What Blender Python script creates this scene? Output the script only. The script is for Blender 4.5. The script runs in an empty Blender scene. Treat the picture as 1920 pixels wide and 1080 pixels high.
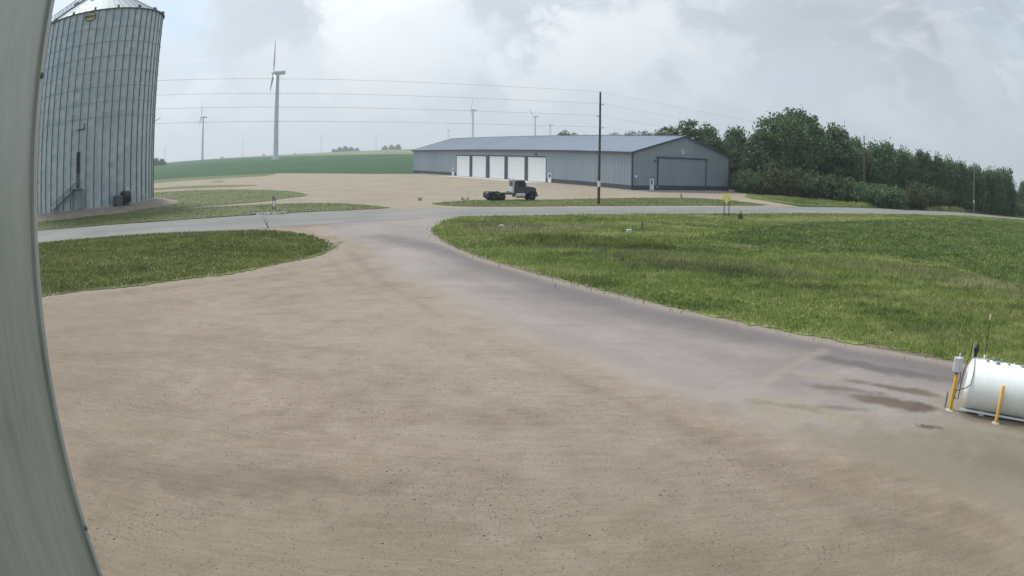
import bpy, bmesh, math, random
import numpy as np
from mathutils import Vector, Matrix
from mathutils.geometry import tessellate_polygon
PI = math.pi
random.seed(7)
RNG = np.random.default_rng(7)
S = bpy.context.scene
COL = S.collection

# ------------------------------------------------------------------ camera (wide security-camera lens, real lens model)
CAM_H = 6.5
cd = bpy.data.cameras.new('camera')
cam = bpy.data.objects.new('camera', cd)
COL.objects.link(cam)
S.camera = cam
cd.type = 'PANO'
cd.panorama_type = 'FISHEYE_LENS_POLYNOMIAL'
cd.sensor_fit = 'HORIZONTAL'
cd.sensor_width = 36.0
cd.sensor_height = 20.25
cd.fisheye_fov = math.radians(130)
cd.fisheye_polynomial_k0 = 0.0
cd.fisheye_polynomial_k1 = -3.79383087e-02
cd.fisheye_polynomial_k2 = -1.05381603e-04
cd.fisheye_polynomial_k3 = 8.45869399e-06
cd.fisheye_polynomial_k4 = -8.65910541e-07
cd.clip_start = 0.05
cd.clip_end = 20000
PITCH, ROLL = 0.184, -0.0099
cam.matrix_world = (Matrix.Translation((0, 0, CAM_H)) @ Matrix.Rotation(PI / 2 - PITCH, 4, 'X') @ Matrix.Rotation(-ROLL, 4, 'Z'))

# ------------------------------------------------------------------ light: hazy overcast late morning, bright to the front left
SUN_EL, SUN_AZ = math.radians(54), math.radians(-48)          # azimuth from +Y towards +X
sun_dir = Vector((math.sin(SUN_AZ) * math.cos(SUN_EL), math.cos(SUN_AZ) * math.cos(SUN_EL), math.sin(SUN_EL)))
sl = bpy.data.lights.new('sun', 'SUN')
sl.energy = 2.1
sl.angle = math.radians(14)
sl.color = (1.0, 0.965, 0.91)
so = bpy.data.objects.new('sun', sl)
COL.objects.link(so)
so.rotation_euler = sun_dir.to_track_quat('Z', 'Y').to_euler()

W = bpy.data.worlds.new('World')
S.world = W
W.use_nodes = True
nt = W.node_tree
nt.nodes.clear()


def N(t, typ, **kw):
    n = t.nodes.new(typ)
    for k, v in kw.items():
        if k.startswith('i_'):
            key = k[2:]
            n.inputs[int(key) if key.isdigit() else key.replace('_', ' ')].default_value = v
        else:
            setattr(n, k, v)
    return n


def math_n(t, op, a, b=None, c=None, clamp=False):
    n = t.nodes.new('ShaderNodeMath')
    n.operation = op
    n.use_clamp = clamp
    for i, v in enumerate((a, b, c)):
        if v is None:
            continue
        if isinstance(v, (int, float)):
            n.inputs[i].default_value = v
        else:
            t.links.new(v, n.inputs[i])
    return n.outputs[0]


def ramp_n(t, fac, stops, interp='LINEAR'):
    r = t.nodes.new('ShaderNodeValToRGB')
    r.color_ramp.interpolation = interp
    el = r.color_ramp.elements
    while len(el) < len(stops):
        el.new(0.5)
    for e, (p, c) in zip(el, stops):
        e.position = p
        e.color = (c, c, c, 1) if isinstance(c, (int, float)) else (*c, 1)
    t.links.new(fac, r.inputs[0])
    return r.outputs[0]


def mix_n(t, fac, a, b, mode='MIX'):
    m = t.nodes.new('ShaderNodeMix')
    m.data_type = 'RGBA'
    m.blend_type = mode
    for sock, v in ((m.inputs[0], fac), (m.inputs[6], a), (m.inputs[7], b)):
        if isinstance(v, (int, float)):
            sock.default_value = v
        elif isinstance(v, tuple):
            sock.default_value = (*v, 1) if len(v) == 3 else v
        else:
            t.links.new(v, sock)
    return m.outputs[2]


def noise_n(t, vec, scale, detail=4, rough=0.55, dist=0.0):
    n = t.nodes.new('ShaderNodeTexNoise')
    n.inputs['Scale'].default_value = scale
    n.inputs['Detail'].default_value = detail
    n.inputs['Roughness'].default_value = rough
    n.inputs['Distortion'].default_value = dist
    if vec is not None:
        t.links.new(vec, n.inputs['Vector'])
    return n.outputs['Fac']


def map_n(t, vec, scale=(1, 1, 1), rot=(0, 0, 0), loc=(0, 0, 0)):
    m = t.nodes.new('ShaderNodeMapping')
    m.inputs['Scale'].default_value = scale
    m.inputs['Rotation'].default_value = rot
    m.inputs['Location'].default_value = loc
    t.links.new(vec, m.inputs['Vector'])
    return m.outputs[0]


# sky: clear Nishita sky seen through broken grey-white cloud
tc = N(nt, 'ShaderNodeTexCoord')
sep = N(nt, 'ShaderNodeSeparateXYZ')
nt.links.new(tc.outputs['Generated'], sep.inputs[0])
zc = math_n(nt, 'MAXIMUM', sep.outputs[2], 0.0)
pl = tc.outputs['Generated']
big = noise_n(nt, map_n(nt, pl, (2.6, 2.6, 6.0), (0, 0, 0), (3.1, 1.7, 0.4)), 1.0, 5, 0.52, 0.3)
puff = noise_n(nt, map_n(nt, pl, (6.0, 6.0, 13.0), (0, 0, 0), (7.3, 2.9, 1.0)), 1.0, 8, 0.56, 0.5)
fine = noise_n(nt, map_n(nt, pl, (15, 15, 28), (0, 0, 0), (1.3, 5.1, 2.0)), 1.0, 6, 0.6, 0.3)
dens = math_n(nt, 'ADD', math_n(nt, 'MULTIPLY', puff, 0.8), math_n(nt, 'MULTIPLY', fine, 0.2))
shade = ramp_n(nt, math_n(nt, 'ADD', math_n(nt, 'MULTIPLY', big, 0.6), math_n(nt, 'MULTIPLY', dens, 0.4)),
               [(0.38, (0.445, 0.575, 0.715)), (0.47, (0.510, 0.600, 0.695)), (0.54, (0.525, 0.580, 0.645)), (0.63, (0.455, 0.497, 0.555))])
HEADS = [((0.0327, 0.9923, 0.1191), 0.035, 1.00), ((0.0932, 0.9867, 0.1330), 0.045, 0.80), ((0.1949, 0.9675, 0.1614), 0.035, 0.75), ((0.2606, 0.9532, 0.1530), 0.030, 0.50), ((-0.1567, 0.9737, 0.1654), 0.070, 0.80), ((-0.1957, 0.9706, 0.1402), 0.050, 0.70), ((-0.2593, 0.9615, 0.0905), 0.050, 0.50), ((0.1328, 0.9860, 0.1009), 0.050, 0.40), ((0.6350, 0.7547, 0.1649), 0.050, 0.35)]
DARKS = [((-0.2600, 0.9510, 0.1671), 0.030, 0.70), ((-0.2890, 0.9332, 0.2137), 0.070, 0.80), ((-0.1882, 0.9771, 0.0992), 0.060, 0.60), ((-0.2308, 0.9695, 0.0821), 0.060, 0.50), ((0.2039, 0.9718, 0.1186), 0.070, 0.35), ((0.4249, 0.8855, 0.1880), 0.080, 0.25)]
# white sunlit heads of cumulus, grey undersides beside them
hd = noise_n(nt, map_n(nt, pl, (6.5, 6.5, 13.5), (0, 0, 0), (11.6, 4.4, 0.6)), 1.0, 9, 0.60, 0.6)
head = ramp_n(nt, hd, [(0.51, 0.0), (0.56, 0.45), (0.60, 0.85), (0.68, 1.0)])
under = ramp_n(nt, noise_n(nt, map_n(nt, pl, (6.5, 6.5, 13.5), (0, 0, 0), (11.6, 4.4, 1.25)), 1.0, 7, 0.56, 0.6), [(0.48, 0.0), (0.62, 0.8)])
ccol = mix_n(nt, math_n(nt, 'MULTIPLY', under, 0.7), shade, (0.45, 0.49, 0.55))
ccol = mix_n(nt, math_n(nt, 'MULTIPLY', head, 0.8), ccol, (0.73, 0.765, 0.80))
# individual cumulus heads and grey scud in the view's half of the sky
wz = N(nt, 'ShaderNodeTexNoise')
wz.inputs['Scale'].default_value = 8.0
wz.inputs['Detail'].default_value = 7.0
wz.inputs['Roughness'].default_value = 0.62
nt.links.new(tc.outputs['Generated'], wz.inputs['Vector'])
wv_ = N(nt, 'ShaderNodeVectorMath', operation='MULTIPLY_ADD')
nt.links.new(wz.outputs['Color'], wv_.inputs[0])
wv_.inputs[1].default_value = (0.34, 0.34, 0.26)
nt.links.new(tc.outputs['Generated'], wv_.inputs[2])
wo_s = N(nt, 'ShaderNodeVectorMath', operation='SUBTRACT')
nt.links.new(wv_.outputs[0], wo_s.inputs[0])
wo_s.inputs[1].default_value = (0.17, 0.17, 0.13)
for lst_, col_ in ((DARKS, (0.435, 0.465, 0.51)), (HEADS, (0.80, 0.83, 0.86))):
    for d_, r_, k_ in lst_:
        ds = N(nt, 'ShaderNodeVectorMath', operation='DISTANCE')
        nt.links.new(wo_s.outputs[0], ds.inputs[0])
        ds.inputs[1].default_value = d_
        mk_ = ramp_n(nt, math_n(nt, 'DIVIDE', ds.outputs['Value'], r_ * 2.2), [(0.45, 1.0), (0.68, 0.75), (0.95, 0.0)])
        ccol = mix_n(nt, math_n(nt, 'MULTIPLY', mk_, k_), ccol, col_)
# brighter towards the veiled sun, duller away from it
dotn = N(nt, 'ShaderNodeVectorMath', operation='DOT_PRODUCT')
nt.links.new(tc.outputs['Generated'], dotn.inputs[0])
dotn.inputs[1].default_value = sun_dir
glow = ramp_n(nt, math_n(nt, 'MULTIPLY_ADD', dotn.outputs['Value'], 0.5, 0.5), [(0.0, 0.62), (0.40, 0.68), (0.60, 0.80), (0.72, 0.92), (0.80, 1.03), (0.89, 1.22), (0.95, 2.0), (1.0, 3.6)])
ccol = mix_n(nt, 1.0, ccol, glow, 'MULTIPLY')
# pale even veil low over the horizon
hz = ramp_n(nt, zc, [(0.0, 1.0), (0.07, 0.75), (0.22, 0.0)])
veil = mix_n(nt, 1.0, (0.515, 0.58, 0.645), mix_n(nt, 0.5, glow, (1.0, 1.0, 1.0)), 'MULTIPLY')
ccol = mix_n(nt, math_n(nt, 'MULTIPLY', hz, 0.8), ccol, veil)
sky = N(nt, 'ShaderNodeTexSky', sky_type='NISHITA', sun_disc=False)
sky.sun_elevation = SUN_EL
sky.sun_rotation = SUN_AZ
sky.air_density = 1.3
sky.dust_density = 3.0
bg1 = N(nt, 'ShaderNodeBackground')
bg1.inputs[1].default_value = 0.08
nt.links.new(sky.outputs[0], bg1.inputs[0])
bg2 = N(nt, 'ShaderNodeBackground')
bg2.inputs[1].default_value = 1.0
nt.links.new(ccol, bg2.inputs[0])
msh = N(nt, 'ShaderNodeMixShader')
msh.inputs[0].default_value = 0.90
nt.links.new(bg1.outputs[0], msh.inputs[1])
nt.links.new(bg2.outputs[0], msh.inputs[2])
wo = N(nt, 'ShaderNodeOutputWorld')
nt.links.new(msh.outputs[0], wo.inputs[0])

S.view_settings.view_transform = 'Standard'
S.view_settings.look = 'None'
S.view_settings.exposure = 0.42
S.view_settings.gamma = 1.0
S.view_settings.use_curve_mapping = False
S.render.engine = 'CYCLES'
S.cycles.max_bounces = 6
S.cycles.volume_bounces = 0
S.cycles.transparent_max_bounces = 8


# ------------------------------------------------------------------ material helpers
def new_mat(name):
    m = bpy.data.materials.new(name)
    m.use_nodes = True
    t = m.node_tree
    t.nodes.clear()
    out = N(t, 'ShaderNodeOutputMaterial')
    b = N(t, 'ShaderNodeBsdfPrincipled')
    t.links.new(b.outputs[0], out.inputs[0])
    return m, t, b


def bump_to(t, b, height, strength, dist=0.02):
    n = t.nodes.new('ShaderNodeBump')
    n.inputs['Strength'].default_value = strength
    n.inputs['Distance'].default_value = dist
    t.links.new(height, n.inputs['Height'])
    t.links.new(n.outputs[0], b.inputs['Normal'])


def simple(name, col, rough=0.6, metal=0.0, var=0.12, scale=1.5, bump=0.0, spec=0.4, dirt=None):
    m, t, b = new_mat(name)
    tcn = N(t, 'ShaderNodeTexCoord')
    v = tcn.outputs['Object']
    n1 = noise_n(t, v, scale, 5, 0.6)
    n2 = noise_n(t, v, scale * 9, 3, 0.6)
    f = math_n(t, 'ADD', math_n(t, 'MULTIPLY', n1, 0.65), math_n(t, 'MULTIPLY', n2, 0.35))
    lo = tuple(c * (1 - var) for c in col)
    hi = tuple(min(1, c * (1 + var)) for c in col)
    c = ramp_n(t, f, [(0.3, lo), (0.7, hi)])
    if dirt:
        d = ramp_n(t, noise_n(t, v, scale * 2.3, 6, 0.7, 0.4), [(0.5, 0.0), (0.72, 0.8)])
        c = mix_n(t, d, c, dirt)
    t.links.new(c, b.inputs['Base Color'])
    b.inputs['Roughness'].default_value = rough
    b.inputs['Metallic'].default_value = metal
    b.inputs['Specular IOR Level'].default_value = spec
    if bump:
        bump_to(t, b, n2, bump)
    return m


M = {}
M['concrete'] = simple('concrete', (0.40, 0.37, 0.33), 0.9, var=0.15, scale=0.6)
M['dirt'] = simple('dirt', (0.22, 0.19, 0.15), 0.95, var=0.3, scale=0.8)
M['steel'] = simple('galvanised_steel', (0.30, 0.34, 0.36), 0.45, 0.5, 0.15, 0.7)
M['steel_dark'] = simple('weathered_steel', (0.10, 0.125, 0.135), 0.6, 0.3, 0.2, 0.9)
M['white'] = simple('white_paint', (0.78, 0.79, 0.79), 0.45, var=0.05)
M['door_white'] = simple('door_white', (0.76, 0.79, 0.80), 0.5, var=0.05, scale=0.4)
M['turbine'] = simple('turbine_paint', (0.52, 0.55, 0.59), 0.5, var=0.03, scale=0.1)
M['rubber'] = simple('rubber', (0.028, 0.027, 0.028), 0.85, var=0.25, scale=3)
M['weed_green'] = simple('weed_green', (0.10, 0.14, 0.06), 0.8, var=0.3, scale=2)
M['weed_dry'] = simple('weed_dry', (0.24, 0.21, 0.13), 0.9, var=0.2, scale=2)
M['black'] = simple('black_plastic', (0.02, 0.02, 0.022), 0.55, var=0.2)
M['wood_pole'] = simple('wood_pole', (0.085, 0.07, 0.062), 0.9, var=0.3, scale=2)
M['wood_post'] = simple('rusty_post', (0.13, 0.085, 0.07), 0.9, var=0.3, scale=3)
M['wood_red'] = simple('wood_red', (0.17, 0.105, 0.09), 0.9, var=0.25, scale=2)
M['wood_grey'] = simple('wood_grey', (0.20, 0.20, 0.18), 0.9, var=0.25, scale=2)
M['wire'] = simple('wire', (0.34, 0.35, 0.37), 0.5, 0.2)
M['trim_dark'] = simple('dark_trim', (0.060, 0.070, 0.092), 0.5, var=0.12, scale=0.5)
M['yellow'] = simple('yellow_paint', (0.62, 0.37, 0.02), 0.5, var=0.1, scale=3, dirt=(0.30, 0.22, 0.07))
M['yellow_faded'] = simple('faded_yellow_paint', (0.66, 0.40, 0.09), 0.55, var=0.12, scale=3, dirt=(0.62, 0.46, 0.27))
M['sign_yellow'] = simple('sign_yellow', (0.78, 0.66, 0.05), 0.4, var=0.05)
M['sign_pale'] = simple('sign_pale', (0.74, 0.64, 0.50), 0.5, var=0.05)
M['rock'] = simple('rock', (0.31, 0.30, 0.27), 0.9, var=0.25, scale=4)
M['truck_paint'] = simple('truck_paint', (0.072, 0.074, 0.098), 0.25, 0.2, 0.25, 1, spec=0.8)
M['chrome'] = simple('chrome', (0.62, 0.63, 0.65), 0.35, 0.35, 0.1, 2)
M['red_paint'] = simple('red_paint', (0.30, 0.03, 0.025), 0.5)
M['grey_box'] = simple('grey_cabinet', (0.50, 0.50, 0.51), 0.5, var=0.06)
M['bark'] = simple('bark', (0.075, 0.065, 0.055), 0.95, var=0.3, scale=2)
M['badge'] = simple('badge_yellow', (0.48, 0.45, 0.22), 0.6, var=0.06)
M['glass'] = simple('dark_glass', (0.025, 0.03, 0.035), 0.08, var=0.1, spec=0.8)


def tank_mat():
    m, t, b = new_mat('tank_white')
    v = N(t, 'ShaderNodeTexCoord').outputs['Object']
    st = noise_n(t, map_n(t, v, (3.0, 0.5, 0.5)), 3.0, 5, 0.7, 0.3)
    c = ramp_n(t, st, [(0.35, (0.80, 0.83, 0.80)), (0.62, (0.74, 0.78, 0.74)), (0.8, (0.60, 0.62, 0.57))])
    sp = noise_n(t, v, 26, 3, 0.7)
    c = mix_n(t, ramp_n(t, sp, [(0.64, 0.0), (0.76, 0.35)]), c, (0.48, 0.42, 0.33))
    t.links.new(c, b.inputs['Base Color'])
    b.inputs['Roughness'].default_value = 0.38
    return m


M['tank'] = tank_mat()


def cladding(name, col):
    m, t, b = new_mat(name)
    v = N(t, 'ShaderNodeTexCoord').outputs['Object']
    n1 = noise_n(t, map_n(t, v, (1, 1, 0.25)), 0.12, 4, 0.6)
    n2 = noise_n(t, map_n(t, v, (1.5, 1.5, 0.12)), 1.3, 4, 0.65)
    f = math_n(t, 'ADD', math_n(t, 'MULTIPLY', n1, 0.6), math_n(t, 'MULTIPLY', n2, 0.4))
    c = ramp_n(t, f, [(0.3, tuple(x * 0.86 for x in col)), (0.7, tuple(x * 1.12 for x in col))])
    t.links.new(c, b.inputs['Base Color'])
    b.inputs['Roughness'].default_value = 0.5
    return m


M['wall_grey'] = cladding('wall_cladding', (0.255, 0.306, 0.358))
M['door_grey'] = cladding('sliding_door_cladding', (0.240, 0.288, 0.342))
M['wainscot'] = cladding('wainscot_cladding', (0.060, 0.070, 0.092))
M['roof'] = cladding('roof_metal', (0.175, 0.215, 0.270))


def bin_mat():
    m, t, b = new_mat('bin_sheet')
    v = N(t, 'ShaderNodeTexCoord').outputs['Object']
    oi = N(t, 'ShaderNodeObjectInfo')
    at = N(t, 'ShaderNodeAttribute', attribute_name='tone')
    rnd = math_n(t, 'ADD', math_n(t, 'MULTIPLY', oi.outputs['Random'], 1.0), at.outputs['Fac'])
    rnd = math_n(t, 'FRACT', rnd)
    base = ramp_n(t, rnd, [(0.0, (0.41, 0.48, 0.52)), (0.35, (0.455, 0.525, 0.56)), (0.7, (0.475, 0.545, 0.57)), (1.0, (0.52, 0.565, 0.57))])
    st = noise_n(t, map_n(t, v, (2.2, 2.2, 0.10)), 1.0, 5, 0.65)
    c = mix_n(t, ramp_n(t, st, [(0.42, 0.0), (0.7, 0.55)]), base, (0.22, 0.27, 0.28))
    t.links.new(c, b.inputs['Base Color'])
    b.inputs['Roughness'].default_value = 0.48
    b.inputs['Metallic'].default_value = 0.45
    wv = N(t, 'ShaderNodeTexWave', wave_type='BANDS', bands_direction='Z')
    wv.inputs['Scale'].default_value = 3.0
    t.links.new(v, wv.inputs['Vector'])
    bump_to(t, b, wv.outputs['Fac'], 0.35, 0.012)
    return m


M['bin_sheet'] = bin_mat()
M['bin_roof'] = simple('bin_roof', (0.25, 0.295, 0.305), 0.6, 0.25, 0.10, 0.25)
M['ring_steel'] = simple('ring_steel', (0.27, 0.32, 0.34), 0.55, 0.3, 0.2, 0.4)
M['stiffener'] = simple('stiffener_steel', (0.125, 0.155, 0.165), 0.55, 0.4, 0.2, 0.4)


def near_wall_mat():
    m, t, b = new_mat('near_wall_metal')
    v = N(t, 'ShaderNodeTexCoord').outputs['Object']
    a = noise_n(t, map_n(t, v, (3.2, 3.2, 1.3)), 1.6, 7, 0.62, 0.5)
    d = noise_n(t, map_n(t, v, (13.0, 13.0, 2.2), (0.10, 0.05, 0)), 1.8, 6, 0.7, 0.8)
    e = noise_n(t, v, 0.8, 3, 0.5)
    f = math_n(t, 'ADD', math_n(t, 'ADD', math_n(t, 'MULTIPLY', a, 0.42), math_n(t, 'MULTIPLY', d, 0.20)), math_n(t, 'MULTIPLY', e, 0.38))
    c = ramp_n(t, f, [(0.36, (0.205, 0.245, 0.232)), (0.46, (0.335, 0.365, 0.330)), (0.55, (0.395, 0.415, 0.375)), (0.66, (0.455, 0.480, 0.450))])
    # darker streaks low on the sheet
    sp = N(t, 'ShaderNodeSeparateXYZ')
    t.links.new(v, sp.inputs[0])
    low = ramp_n(t, math_n(t, 'MULTIPLY', sp.outputs[2], 0.1), [(0.52, 1.0), (0.64, 0.1)])
    rs = ramp_n(t, noise_n(t, map_n(t, v, (22, 22, 1.8), (0.12, 0.08, 0)), 1.0, 5, 0.7, 0.5), [(0.47, 0.0), (0.66, 1.0)])
    c = mix_n(t, math_n(t, 'MULTIPLY', math_n(t, 'MULTIPLY', low, rs), 0.6), c, (0.120, 0.155, 0.150))
    scr = noise_n(t, map_n(t, v, (30, 30, 9), (0.25, 0, 0)), 1.0, 4, 0.8, 0.4)
    c = mix_n(t, ramp_n(t, scr, [(0.62, 0.0), (0.74, 0.35)]), c, (0.42, 0.45, 0.44))
    t.links.new(c, b.inputs['Base Color'])
    b.inputs['Roughness'].default_value = 0.5
    b.inputs['Metallic'].default_value = 0.25
    bump_to(t, b, a, 0.15, 0.01)
    return m


M['near_wall'] = near_wall_mat()


# ---- ground materials (Object coordinates of objects sitting at the origin = metres)
# stains, worn tracks, dusty edges and a painted lens vignette have shapes of their own: they are stored on the ground mesh as colour layers
_LAT = np.random.default_rng(3).random((256, 256))


def vnoise(x, y, f, oct=4, rough=0.55, seed=0):
    out = np.zeros_like(x)
    amp, tot = 1.0, 0.0
    for o in range(oct):
        X, Y = x * f + 17.3 * (seed + o), y * f + 9.1 * (seed + 2 * o)
        xi, yi = np.floor(X).astype(int), np.floor(Y).astype(int)
        fx, fy = X - xi, Y - yi
        fx, fy = fx * fx * (3 - 2 * fx), fy * fy * (3 - 2 * fy)
        a, b_, c, d = (_LAT[(xi + p) % 256, (yi + q) % 256] for p, q in ((0, 0), (1, 0), (0, 1), (1, 1)))
        out += amp * ((a * (1 - fx) + b_ * fx) * (1 - fy) + (c * (1 - fx) + d * fx) * fy)
        tot += amp
        amp *= rough
        f *= 2.0
    return out / tot


def sstep(v, a, b):
    t_ = np.clip((v - a) / (b - a), 0, 1)
    return t_ * t_ * (3 - 2 * t_)


def near_line(x, y, pts, width, wob=0.3, seed=0):
    best = np.full(x.shape, 1e9)
    for (x0, y0), (x1, y1) in zip(pts[:-1], pts[1:]):
        dx, dy = x1 - x0, y1 - y0
        t_ = np.clip(((x - x0) * dx + (y - y0) * dy) / (dx * dx + dy * dy), 0, 1)
        best = np.minimum(best, np.hypot(x - x0 - t_ * dx, y - y0 - t_ * dy))
    best = best + (vnoise(x, y, 0.35, 5, 0.6, seed) - 0.5) * 2 * wob * width
    return 1 - sstep(best, 0, width)


def blob(x, y, cx, cy, rx, ry, rot, seed=0, soft=0.6, rough=0.9):
    c, s_ = math.cos(rot), math.sin(rot)
    u = ((x - cx) * c + (y - cy) * s_) / rx
    w = (-(x - cx) * s_ + (y - cy) * c) / ry
    r = np.hypot(u, w) + (vnoise(x, y, 1.3, 5, 0.62, seed) - 0.5) * 2 * rough
    return 1 - sstep(r, 1 - soft, 1.0)


DRIVE_L = [(-18.8, 62.6), (-15.0, 56.0), (-11.2, 49.0), (-7.4, 38.4), (-4.2, 31.5), (-2.0, 27.0), (0.7, 22.3), (3.4, 18.1), (5.9, 14.3), (7.9, 10.8), (9.6, 7.9), (13.5, 1), (18, -10)]
GR_EDGE = [(-6.6, 68.2), (-6.9, 60), (-5.9, 55.3), (-4.4, 50.5), (-2.3, 45.1), (0.8, 39.4), (5.1, 32.7), (9.2, 27.5), (12.6, 24.0), (16.2, 20.7), (18.4, 18.5), (24, 12)]
L_EDGE = [(-12.2, 52.5), (-11.9, 46.8), (-12.8, 43.2), (-14.6, 39.7), (-19.0, 35.0), (-26, 30.3), (-45, 19)]


def compose(x, y, layers):
    """layers of (mask, colour) -> premultiplied colour and coverage"""
    C_ = np.zeros((len(x), 3))
    A = np.zeros(len(x))
    for m_, cc in layers:
        m_ = np.clip(m_, 0, 1)
        C_ = C_ * (1 - m_)[:, None] + m_[:, None] * np.array(cc)
        A = 1 - (1 - A) * (1 - m_)
    return np.concatenate([C_, A[:, None]], 1)


def gravel_layers(x, y):
    g = lambda pts, w_, s_, k, sd, wob=0.3: near_line(x, y, pts, w_, wob, sd) * s_ * 0.75
    L = [
        (blob(x, y, -6, 46, 16, 20, 0.2, 1, 0.9) * 0.5, (0.285, 0.245, 0.205)),
        (g([(-20, 25), (-10, 27.5), (-3, 24), (1.5, 18), (5.5, 9)], 1.3, 0.45, 0, 2), (0.300, 0.258, 0.200)),
        (g([(-26, 19), (-12, 21.5), (-4, 20.5), (1.0, 15), (4.5, 8)], 1.0, 0.40, 0, 3), (0.170, 0.140, 0.100)),
        (g([(-24, 22.5), (-12, 24.5), (-5, 23), (0.6, 17.5), (4.6, 11), (7, 6)], 0.7, 0.35, 0, 4), (0.175, 0.140, 0.105)),
        (g([(-30, 29), (-20, 32.5), (-12.5, 38), (-9, 45), (-8, 55)], 0.9, 0.50, 0, 5), (0.185, 0.148, 0.118)),
        (g([(-28, 26.5), (-18, 29.5), (-10, 35), (-6.5, 42)], 0.7, 0.40, 0, 6), (0.190, 0.152, 0.122)),
        (g([(-25, 24.5), (-14, 27.5), (-8, 31), (-4.5, 35)], 0.6, 0.35, 0, 7), (0.300, 0.256, 0.206)),
        (g([(-10.6, 47), (-6.6, 36.5), (-3.4, 29.8), (0.0, 23.8), (2.8, 18.8), (5.6, 13.8), (9, 7.2)], 0.55, 0.36, 0, 8, 0.8), (0.150, 0.110, 0.088)),
        (g([(-11.6, 45), (-7.8, 35.5), (-4.6, 29), (-1.2, 23.2), (1.6, 18), (4.4, 12.8), (7.6, 6.6)], 0.5, 0.24, 0, 9, 0.8), (0.165, 0.125, 0.100)),
        (g([(-12.4, 42), (-8.8, 33), (-5.4, 27)], 0.6, 0.35, 0, 10), (0.300, 0.250, 0.200)),
        (blob(x, y, -6.4, 12.8, 5.0, 1.3, 0.12, 11, 0.8) * 0.50, (0.152, 0.125, 0.088)),
        (blob(x, y, -9.5, 15.0, 4.5, 1.0, 0.15, 12, 0.8) * 0.42, (0.290, 0.255, 0.180)),
        (blob(x, y, -5.5, 10.2, 4.5, 1.2, 0.10, 13, 0.8) * 0.40, (0.275, 0.240, 0.168)),
        (blob(x, y, -1.5, 11.5, 2.2, 1.4, 0.6, 14, 0.8) * 0.35, (0.175, 0.143, 0.104)),
        (blob(x, y, 4.2, 9.0, 3.2, 1.2, -0.95, 15, 0.8) * 0.45, (0.160, 0.125, 0.092)),
        (blob(x, y, 2.0, 13.2, 3.5, 1.0, -0.9, 16, 0.8) * 0.35, (0.290, 0.248, 0.190)),
        (blob(x, y, -14, 17.5, 5, 1.2, 0.2, 17, 0.8) * 0.40, (0.180, 0.146, 0.108)),
        (near_line(x, y, L_EDGE, 1.1, 0.3, 18) * 0.55, (0.290, 0.245, 0.185)),
        (near_line(x, y, [(a - 0.35, b_ + 0.45) for a, b_ in L_EDGE], 0.5, 0.5, 19) * 0.7, (0.120, 0.100, 0.070)),
    ]
    L += [((vnoise(x * 0.5 + y * 0.1, y * 1.5, 0.8, 6, 0.72, 21) - 0.5) * 1.5, (0.168, 0.132, 0.096)),
          ((vnoise(x * 0.5 + y * 0.1, y * 1.5, 0.7, 6, 0.72, 25) - 0.53) * 1.6, (0.305, 0.254, 0.198)),
          (sstep(np.hypot(x - 1, y), 16.5, 8.5) * 0.5, (0.205, 0.172, 0.116)),  # lens vignette painted in: gravel darkens towards the bottom of frame
          (sstep(-x - 0.35 * y, -2, 10) * sstep(y, 36, 26) * 0.45, (0.205, 0.168, 0.122)),  # left side of the yard darkened in colour, also as vignette
          (blob(x, y, -1, 25, 9, 15, 0.4, 28, 0.95) * 0.5, (0.318, 0.262, 0.218))]
    return compose(x, y, L)


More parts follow.
